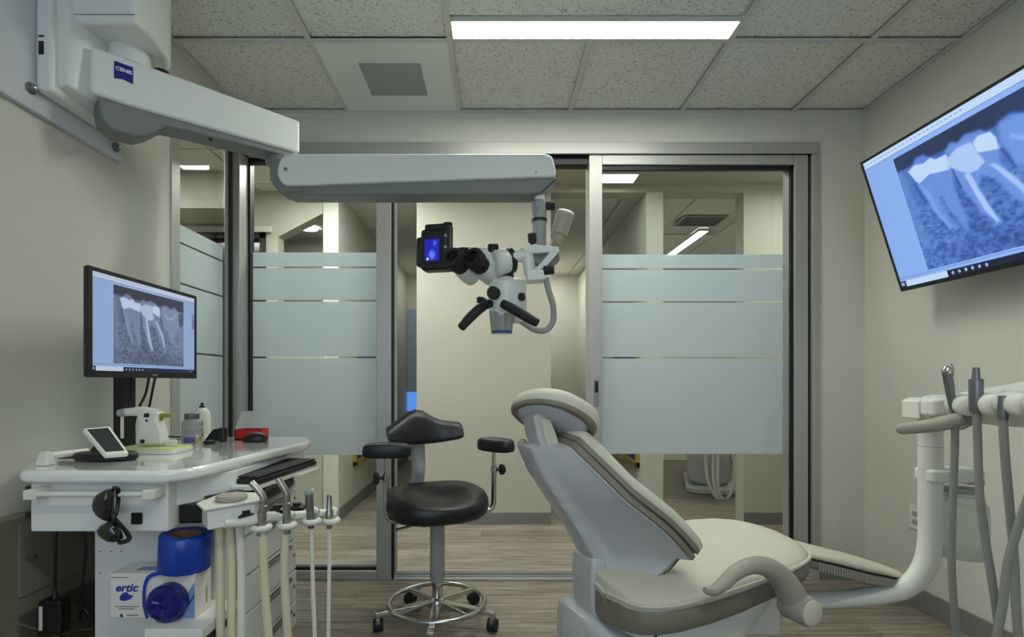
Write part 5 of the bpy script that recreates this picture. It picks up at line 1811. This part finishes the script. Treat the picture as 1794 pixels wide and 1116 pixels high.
# casing under the seat
CAS = [(0.08, .12, .42, .30), (0.16, .18, .425, .25), (0.28, .22, .43, .24), (0.45, .21, .445, .27), (0.60, .17, .465, .36), (0.72, .13, .485, .43), (0.80, .11, .49, .455)]
build('seat_casing', MB().rings([sec(s, hw, zt, zb, p=4) for s, hw, zt, zb in CAS]), M_whitepl, dc, smooth=60, **L)
build('casing_seam', MB().box((0.155, -0.213, .26), (0.158, -0.2055, .43)), M_gasket, dc, **L)
# leg rest
LEG = [(0.72, .15, .548, .500), (0.76, .175, .545, .490), (0.90, .178, .512, .450), (1.05, .176, .468, .405), (1.20, .168, .424, .365), (1.26, .15, .408, .358), (1.275, .11, .400, .362)]
build('leg_cushion', MB().rings([sec(s, hw, zt, zb + .03, crown=.006) for s, hw, zt, zb in LEG]), M_uph, dc, smooth=75, **L)
build('leg_pan', MB().rings([sec(s, hw * .99, zb + .034, zb, p=5) for s, hw, zt, zb in LEG]), M_band, dc, smooth=50, **L)
rb_ = MB()
for k in range(34):
    t = 0.10 + 0.80 * k / 33
    s = 0.76 + 0.5 * t
    hw = float(np.interp(s, [l[0] for l in LEG], [l[1] for l in LEG])) + 0.001
    zb = float(np.interp(s, [l[0] for l in LEG], [l[3] for l in LEG]))
    rb_.box((s - .003, -hw - .003, zb + .002), (s + .003, -hw + .004, zb + .030))
tag(build('pan_ribs', rb_, M_taupe, dc, **L), 'row of fine ribs along the leg rest edge', None, None, 'stuff')
build('leg_strut', MB().bar((0.62, -0.02, .40), (0.95, -0.02, .44), 0.10, 0.05), M_whitepl, dc, bevel=0.01, **L)
# backrest: r runs up from the bottom corner, q across (-1 near .. 1 far)
HWR = [(-0.35, .20), (-.2, .235), (0.0, .25), (.15, .25), (.3, .232), (.45, .205), (.6, .178), (.75, .150), (.9, .122), (1.0, .105), (1.08, .085)]
SPINE = [(-.36, .085, .50), (0, .05, .56), (.25, .0, .65), (.5, -.06, .735), (.75, -.118, .82), (1.0, -.150, .894), (1.08, -.152, .905)]
EDGE = [(-.36, .195, .51), (-.15, .232, .56), (0, .235, .60), (.25, .155, .685), (.5, .062, .765), (.75, .008, .832), (1.0, -.050, .900), (1.08, -.065, .915)]


def bhw(r):
    return float(np.interp(r, [h[0] for h in HWR], [h[1] for h in HWR]))


def curve3(tab, r):
    k = [c[0] for c in tab]
    return Vector((float(np.interp(r, k, [c[1] for c in tab])), 0, float(np.interp(r, k, [c[2] for c in tab]))))


def bback(r, q, d):
    """point of the back cushion line, d metres behind it"""
    return curve3(EDGE, r) + Vector((0, q * bhw(r), 0)) - Vector((.68, 0, .73)) * d


def rlow(q):
    a = abs(q)
    return -0.36 + 0.36 * float(smooth(0.66, 0.86, np.float64(a)))


def weight(r, q):
    """0 on the spine, 1 on the rim of the back shell"""
    a = abs(q) * bhw(r)
    sp_ = 0.052
    if a < sp_:
        return 0.03 * (a / sp_) ** 2
    if a < sp_ + .012:
        return .03 + .27 * (a - sp_) / .012
    t = (a - sp_ - .012) / max(bhw(r) - sp_ - .012, 1e-3)
    return .30 + .70 * (1 - (1 - t) ** 1.25)


def rtop(q):
    return 1.0 + 0.06 * (1 - abs(q)) 


def shell(u, v):
    q = -1 + 2 * u
    r = rlow(q) + (rtop(q) - rlow(q)) * v
    w_ = weight(r, q)
    return curve3(SPINE, r) * (1 - w_) + curve3(EDGE, r) * w_ + Vector((0, q * bhw(r), 0))


def shell_in(u, v):
    q = -1 + 2 * u
    r = rlow(q) + (rtop(q) - rlow(q)) * v
    return bback(r, q, -0.006)


sh = MB()
NU, NV = 56, 32
sh.grid(shell, NU, NV)
n0 = len(sh.v)
sh.grid(shell_in, NU, NV)
W1 = NU + 1
bd_ = [(i, 0) for i in range(NU)] + [(NU, j) for j in range(NV)] + [(NU - i, NV) for i in range(NU)] + [(0, NV - j) for j in range(NV)]
ids = [j * W1 + i for i, j in bd_]
for k in range(len(ids)):
    a, b = ids[k], ids[(k + 1) % len(ids)]
    sh.f.append((a, b, n0 + b, n0 + a))
build('back_shell', sh, M_chairshell, dc, smooth=50, **L)


def pad_out(f):
    """outline of the back cushion in (r, q), grown by f"""
    out = []
    for k in range(28):
        r = 0.0 + 1.0 * k / 27
        out.append((r, -1 * f))
    for k in range(1, 12):
        q = -1 + 2 * k / 12
        out.append((rtop(q), q * f))
    for k in range(28):
        out.append((1 - k / 27, f))
    for k in range(1, 24):
        q = 1 - 2 * k / 24
        out.append((rlow(q), q * f))
    return out


def padring(f, d, dr=0.0):
    c = 0.35
    return [bback(c + (r - c) * (1 + dr), q, -d) for r, q in pad_out(f)]


band = MB().rings([padring(1.0, 0.003), padring(1.04, 0.006, .02), padring(1.04, 0.019, .02), padring(1.0, 0.021, .0), padring(1.0, 0.025, .0), padring(1.05, 0.027, .025), padring(1.05, 0.040, .025), padring(1.0, 0.044, 0)])
build('back_band', band, M_band, dc, smooth=50, **L)
cush = MB().rings([padring(1.02, 0.038, .01), padring(1.05, 0.044, .025), padring(1.04, 0.055, .02), padring(.97, 0.068, -.02), padring(.80, 0.078, -.1), padring(.4, 0.082, -.5), padring(.05, 0.083, -.9)])
build('back_cushion', cush, M_uph, dc, smooth=75, **L)
# lumbar link between back and base
build('lift_link', MB().rings([[Vector((s, t, z)) for s, t in ((s0, -.065), (s1, -.06), (s1, .06), (s0, .065))] for s0, s1, z in ((0.060, .115, .34), (0.045, .100, .42), (0.040, .095, .50), (0.045, .10, .565))]), M_chairshell, dc, bevel=0.014, seg=3, **L)
# base
BAS = [(0.015, .08, .395, .10), (0.03, .14, .40, .06), (0.07, .18, .395, .05), (0.15, .21, .37, .05), (0.25, .21, .34, .05), (0.42, .20, .30, .05), (0.55, .17, .26, .05)]
build('base_housing', MB().rings([sec(s, hw, zt, zb, p=5) for s, hw, zt, zb in BAS]), M_chairshell, dc, smooth=60, **L)
build('floor_plate', MB().rings([[Vector((x + .35, y_, z)) for x, y_ in rrect(1.05, .46, .12)] for z in (0.0, .05)]), M_chairshell, dc, bevel=0.01, **L)
# head rest: bracket, plates, cushion, shell
build('head_bracket', MB().rings([[Vector((s, t, z)) for t in (-.045, .045) for s in ((a0, a1) if t < 0 else (a1, a0))] for a0, a1, z in ((-.095, -.045, .86), (-.125, -.065, .93), (-.135, -.085, .985), (-.125, -.10, 1.0))]), M_chairshell, dc, bevel=0.006, **L)
build('bracket_face', MB().rings([[Vector((s, t, z)) for t in (-.05, -.044) for s in ((a0, a1) if t < -.045 else (a1, a0))] for a0, a1, z in ((-.080, -.045, .868), (-.105, -.065, .93), (-.115, -.085, .98))]), M_uph, dc, bevel=0.003, **L)
build('bracket_hinge', MB().cyl((-.07, -.06, .868), (-.07, .06, .868), .018, None, 18), M_steel, dc, **L)
for sgn in (0,):
    build('neck_roll', MB().tube([(-.135, .03, .893), (-.130, .05, .900), (-.122, .07, .895)], [.012, .016, .013], 14, 4), M_taupe, dc, **L)
hc = Vector((-0.058, 0.0, 0.985))
wv = Vector((-0.86, 0, 0.51)).normalized()
tv_ = Vector((0, 1, 0))
tv_ = Matrix.Rotation(math.radians(17), 3, wv) @ tv_
nv_ = wv.cross(tv_)
if nv_.z < 0:
    nv_ = -nv_


def hring(f, d, n=36):
    out = []
    for k in range(n):
        a = 2 * PI * k / n
        c, sn = math.cos(a), math.sin(a)
        w_ = 0.118 * f * math.copysign(abs(c) ** .8, c)
        t = (0.128 - .03 * c) * f * math.copysign(abs(sn) ** .8, sn)
        out.append(hc + wv * w_ + tv_ * t + nv_ * (d - 1.2 * w_ * w_ + 0.5 * t * t * 0))
    return out


build('head_cushion', MB().rings([hring(.80, -.012), hring(.95, -.014), hring(1.02, -.002), hring(1.03, .014), hring(.97, .032), hring(.80, .044), hring(.4, .048), hring(.05, .048)]), M_uph, dc, smooth=75, **L)
build('head_rim', MB().rings([hring(.84, -.016), hring(.97, -.017), hring(1.01, -.008), hring(1.0, 0.0), hring(.8, 0)]), M_band, dc, smooth=60, **L)
build('head_shell', MB().rings([hring(.05, -.034), hring(.5, -.032), hring(.75, -.024), hring(.86, -.012), hring(.85, -.004)]), M_chairshell, dc, smooth=70, **L)
build('head_plate', MB().bar(hc + wv * 0.02 - nv_ * .028, hc - wv * .10 - nv_ * .034, .05, .008, nv_), M_greypl, dc, bevel=0.002, **L)
# near arm rest
arm = MB()
ap_ = [(.521, -.335, .47), (.500, -.335, .515), (.462, -.335, .560), (.415, -.335, .590), (.36, -.335, .598), (.31, -.335, .585), (.272, -.335, .562), (.24, -.335, .548), (.213, -.335, .553)]
arm.tube(ap_, [.036, .035, .031, .026, .021, .018, .016, .013, .008], 16, 6, flat=1.15, up=(0, 1, 0))
am = build('armrest', arm, M_taupe, dc, **L)
build('armrest_hub', MB().lathe((.521, -.305, .47), (0, -1, 0), [(.034, 0), (.040, .01), (.040, .075), (.036, .082), (.001, .083)], 28), M_taupe, am, **L)
build('hub_cap', MB().lathe((.521, -.387, .47), (0, -1, 0), [(.034, 0), (.034, .0035), (.030, .006), (.001, .006)], 28), M_uph, am, **L)

# ============================================================ delivery unit on its post
YD = 1.85
du = thing('delivery_unit', 'white dental delivery unit on a curved tube post', 'delivery unit', (1.50, YD, 0))
pt = MB()
pt.tube([P(1300, 1052, 1.95), P(1420, 1052, 1.92), P(1530, 1044, 1.88), P(1585, 1030, 1.86), P(1616, 1000, YD), P(1629, 955, YD), P(1630, 880, YD), P(1630, 780, YD), P(1630, 722, YD)],
        [.030, .030, .031, .034, .036, .036, .036, .036, .036], 22, 7)
post = build('post', pt, M_whitepl, du)
build('post_joint', MB().lathe(P(1630, 781, YD), (0, 0, -1), [(.0365, 0), (.0365, .002)], 24), M_greypl, post)
build('post_foot', MB().box((0.72, 1.86, .20), (1.0, 2.05, .34)), M_whitepl, du, bevel=0.02, seg=3)
build('post_cap', MB().extr([P(1610, 702, YD - .04), P(1624, 697, YD - .04), P(1632, 697, YD - .04), P(1632, 735, YD - .04), P(1610, 735, YD - .04)], (0, .08, 0)), M_whitepl, du, bevel=0.006)
build('knuckle', MB().lathe(P(1616, 715, YD - .03), Vector((1, -.25, 0.05)), [(.030, 0), (.040, .008), (.044, .03), (.044, .08), (.036, .095)], 26), M_whitepl, du)
build('knuckle_cover', MB().extr([P(1636, 700, 1.74), P(1662, 696, 1.72), P(1666, 728, 1.72), P(1636, 730, 1.74)], (0, .06, 0)), M_whitepl, du, bevel=0.010, seg=3)
# bottle bracket
bb = MB()
bb.rings([[P(1628, 0, YD).xy.to_3d() + Vector((x, y_, z)) for x, y_ in outline([Vector((-.028, -.05)), Vector((.06, -.06)), Vector((.165, -.045)), Vector((.165, .045)), Vector((.06, .05)), Vector((-.028, .04))], [.02, .02, .03, .03, .02, .02])] for z in (.745, .79)])
build('bottle_bracket', bb, M_whitepl, du, bevel=0.012, seg=3)
build('bracket_clip', MB().box(P(1697, 850, YD - .05), P(1712, 840, YD - .02)), M_greypl, du, bevel=0.002)
# water bottle
bo = P(1684, 0, YD)
wbt = thing('water_bottle', 'translucent plastic water bottle hanging under the post bracket', 'bottle', (bo.x, YD, .485))
kk = YD / F


def zz_(y_):
    return CAM_Z - (y_ - VY) * kk


build('bottle_body', MB().lathe((bo.x, YD, zz_(973)), (0, 0, 1), [(.001, 0), (.066, 0), (.074, .006), (.075, .02), (.075, (973 - 900) * kk), (.073, (973 - 885) * kk), (.062, (973 - 876) * kk), (.056, (973 - 871) * kk), (.052, (973 - 866) * kk)], 32, cap=False), M_bottle, wbt)
build('bottle_shoulder', MB().lathe((bo.x, YD, zz_(877)), (0, 0, 1), [(.066, 0), (.064, 5 * kk), (.056, 9 * kk), (.050, 10 * kk), (.050, 16 * kk)], 28), M_whitepl, wbt)
build('bottle_neck', MB().lathe((bo.x, YD, zz_(862)), (0, 0, 1), [(.056, 0), (.056, 3 * kk), (.050, 4 * kk), (.050, 8 * kk)], 28), M_greypl, wbt)
build('bottle_base', MB().lathe((bo.x, YD, zz_(975)), (0, 0, 1), [(.001, 0), (.060, 0), (.0765, .004), (.0765, .028), (.0755, .030)], 28), M_bottle, wbt)
# head with scalloped holders, running towards the viewer on the right
YE = 1.45
hx = [(1660, 1.66), (1712, 1.52), (1757, 1.40), (1815, 1.28), (1880, 1.16)]
hd_ = MB()


def D(x, y_, Y):
    return P(x, y_, Y)


secs = []
for x, Yq, yt, ym, yb in ((1655, 1.70, 693, 718, 735), (1690, 1.60, 684, 716, 742), (1740, 1.49, 676, 720, 748), (1800, 1.37, 664, 722, 752), (1870, 1.25, 652, 726, 758), (1890, 1.22, 664, 726, 752)):
    secs.append([D(x, yt + 16, Yq), D(x, yt, Yq) + Vector((.03, .02, 0)), D(x, yt, Yq) + Vector((.20, .04, .0)), D(x, yb, Yq) + Vector((.20, .04, .02)), D(x, yb, Yq) + Vector((.03, .02, 0)), D(x, ym, Yq)])
build('delivery_head', MB().rings(secs), M_whitepl, du, bevel=0.008, seg=2)
spots = [(1670, 1.63), (1712, 1.525), (1757, 1.425), (1812, 1.32)]
for k in range(4):
    xa, Ya = spots[k]
    xb, Yb = (spots[k + 1] if k < 3 else (1868, 1.22))
    xm0, xm1 = xa + 6, xb - 8
    Y0 = Ya - .01
    Y1 = Yb + .01
    f = 1.55 / Y0
    h_ = 17 * f
    rrg = []
    for u in (0, .12, .5, .88, 1.0):
        x = xm0 + (xm1 - xm0) * u
        Yq = 1 / ((1 - u) / Y0 + u / Y1)
        sc_ = 1.0 if 0 < u < 1 else .72
        ring = []
        for j in range(14):
            a = 2 * PI * j / 14
            ring.append(P(x, 707 - (1 if k else 0) + h_ * .25 * u, Yq) + Vector((0.02 * math.cos(a) * sc_, (-.028 * math.cos(a)) * sc_, .031 * math.sin(a) * sc_)))
        rrg.append(ring)
    build('holder_block', MB().rings(rrg), M_whitepl, du, smooth=60)
gh = MB()
gh.tube([P(1581, 751, 1.70), P(1620, 747, 1.66), P(1650, 742, 1.62), P(1690, 732, 1.58)], [.018, .020, .022, .020], 16, 5)
gh.ball(P(1582, 751, 1.70), (.020, .020, .018), 16, 8)
build('handle_grip', gh, M_taupe, du)
build('handle_arm', MB().bar(P(1672, 742, 1.60), P(1700, 728, 1.58), .03, .05), M_greypl, du, bevel=0.006)


def handpiece(label, k, hose, mk):
    x, Yq = spots[k]
    t = thing('handpiece', label, 'handpiece', P(x, 720, Yq), 0, 'handpieces on the delivery unit')
    mk(t, x, Yq)
    build('hose', MB().tube([P(a, b, c) for a, b, c in hose], 0.0098, 14), M_greyhose, t)


def hp0(t, x, Yq):
    build('sleeve', MB().tube([P(1672, 722, Yq - .03), P(1666, 695, Yq - .03), P(1662, 670, Yq - .03), P(1657, 648, Yq - .03)], [.010, .011, .0125, .011], 16, 5), M_darksteel, t)
    build('turbine_head', MB().lathe(P(1657, 652, Yq - .03), Vector((.35, -.2, .9)), [(.010, -.006), (.013, 0), (.013, .012), (.009, .018), (.001, .019)], 18), M_chrome, t)
    build('water_tube', MB().tube([P(1669, 660, Yq - .03), P(1670, 645, Yq - .03), P(1667, 637, Yq - .03)], .0028, 8, 4), M_chrome, t)
    build('body', MB().tube([P(1673, 690, Yq - .015), P(1671, 665, Yq - .015), P(1668, 645, Yq - .015)], [.008, .0075, .007], 12, 4), M_whitepl, t)


def hp1(t, x, Yq):
    build('coupling', MB().lathe(P(1710, 722, Yq - .03), (0, 0, 1), [(.014, 0), (.016, .01), (.0165, .088), (.0155, .092), (.010, .093), (.009, .108), (.0078, .124), (.001, .125)], 20), M_darksteel, t)


def hp2(t, x, Yq):
    build('coupling', MB().lathe(P(1757, 735, Yq - .03), (0, 0, 1), [(.011, 0), (.012, .02), (.010, .06), (.008, .062)], 18), M_darksteel, t)


def hp3(t, x, Yq):
    build('coupling', MB().lathe(P(1815, 738, Yq - .03), (0, 0, 1), [(.011, 0), (.012, .02), (.010, .06), (.008, .062)], 18), M_darksteel, t)


handpiece('silver angled handpiece in the end holder of the delivery unit', 0, [(1672, 722, 1.60), (1673, 780, 1.60), (1669, 880, 1.60), (1667, 980, 1.60), (1671, 1060, 1.60), (1676, 1130, 1.60), (1680, 1260, 1.58)], hp0)
handpiece('dark grey hose coupling standing in the second holder of the delivery unit', 1, [(1711, 722, 1.495), (1713, 780, 1.495), (1716, 860, 1.49), (1727, 950, 1.48), (1740, 1030, 1.46), (1752, 1120, 1.45), (1765, 1250, 1.42)], hp1)
handpiece('grey hose with a short coupling in the third holder of the delivery unit', 2, [(1757, 730, 1.395), (1760, 790, 1.395), (1768, 880, 1.395), (1776, 970, 1.39), (1780, 1060, 1.38), (1786, 1140, 1.37), (1795, 1260, 1.36)], hp2)
handpiece('grey hose crossing the others from the nearest holder of the delivery unit', 3, [(1815, 735, 1.29), (1815, 790, 1.30), (1808, 850, 1.31), (1785, 920, 1.33), (1766, 985, 1.34), (1758, 1050, 1.34), (1745, 1130, 1.34), (1735, 1260, 1.34)], hp3)

# ============================================================ far surgery seen under the frosted film
fc = copy_tree(dc)
fc.location = (2.15, 5.35, 0)
fc.rotation_euler = (0, 0, math.radians(72))
fc['label'] = 'far dental chair seen below the frosted film of the sliding door'
fh = thing('hose_set', 'white looped hoses hanging in the far surgery behind the sliding door', 'hoses', P(1260, 870, 5.0))
for a in (((1236, 790, 5.0), (1238, 830, 5.0), (1247, 860, 5.0), (1262, 878, 5.0), (1275, 872, 5.0), (1285, 848, 5.0), (1288, 790, 5.0)),
          ((1249, 790, 5.0), (1250, 840, 5.0), (1256, 868, 5.0), (1268, 880, 5.0)),
          ((1258, 790, 5.0), (1257, 845, 5.0), (1262, 868, 5.0), (1272, 878, 5.0))):
    build('hose', MB().tube([P(*q) for q in a], .0145, 10), M_whitepl, fh)
build('plug', MB().box(P(1276, 893, 5.0), P(1290, 878, 5.06)), M_black, fh, bevel=0.006)
build('hose_shelf', MB().box(P(1225, 793, 4.95), P(1300, 780, 5.2)), M_whitepl, fh, bevel=0.01)
build('hose_post', MB().cyl(P(1296, 785, 5.1), Vector((P(1296, 785, 5.1).x, 5.1, 0)), .03), M_whitepl, fh)
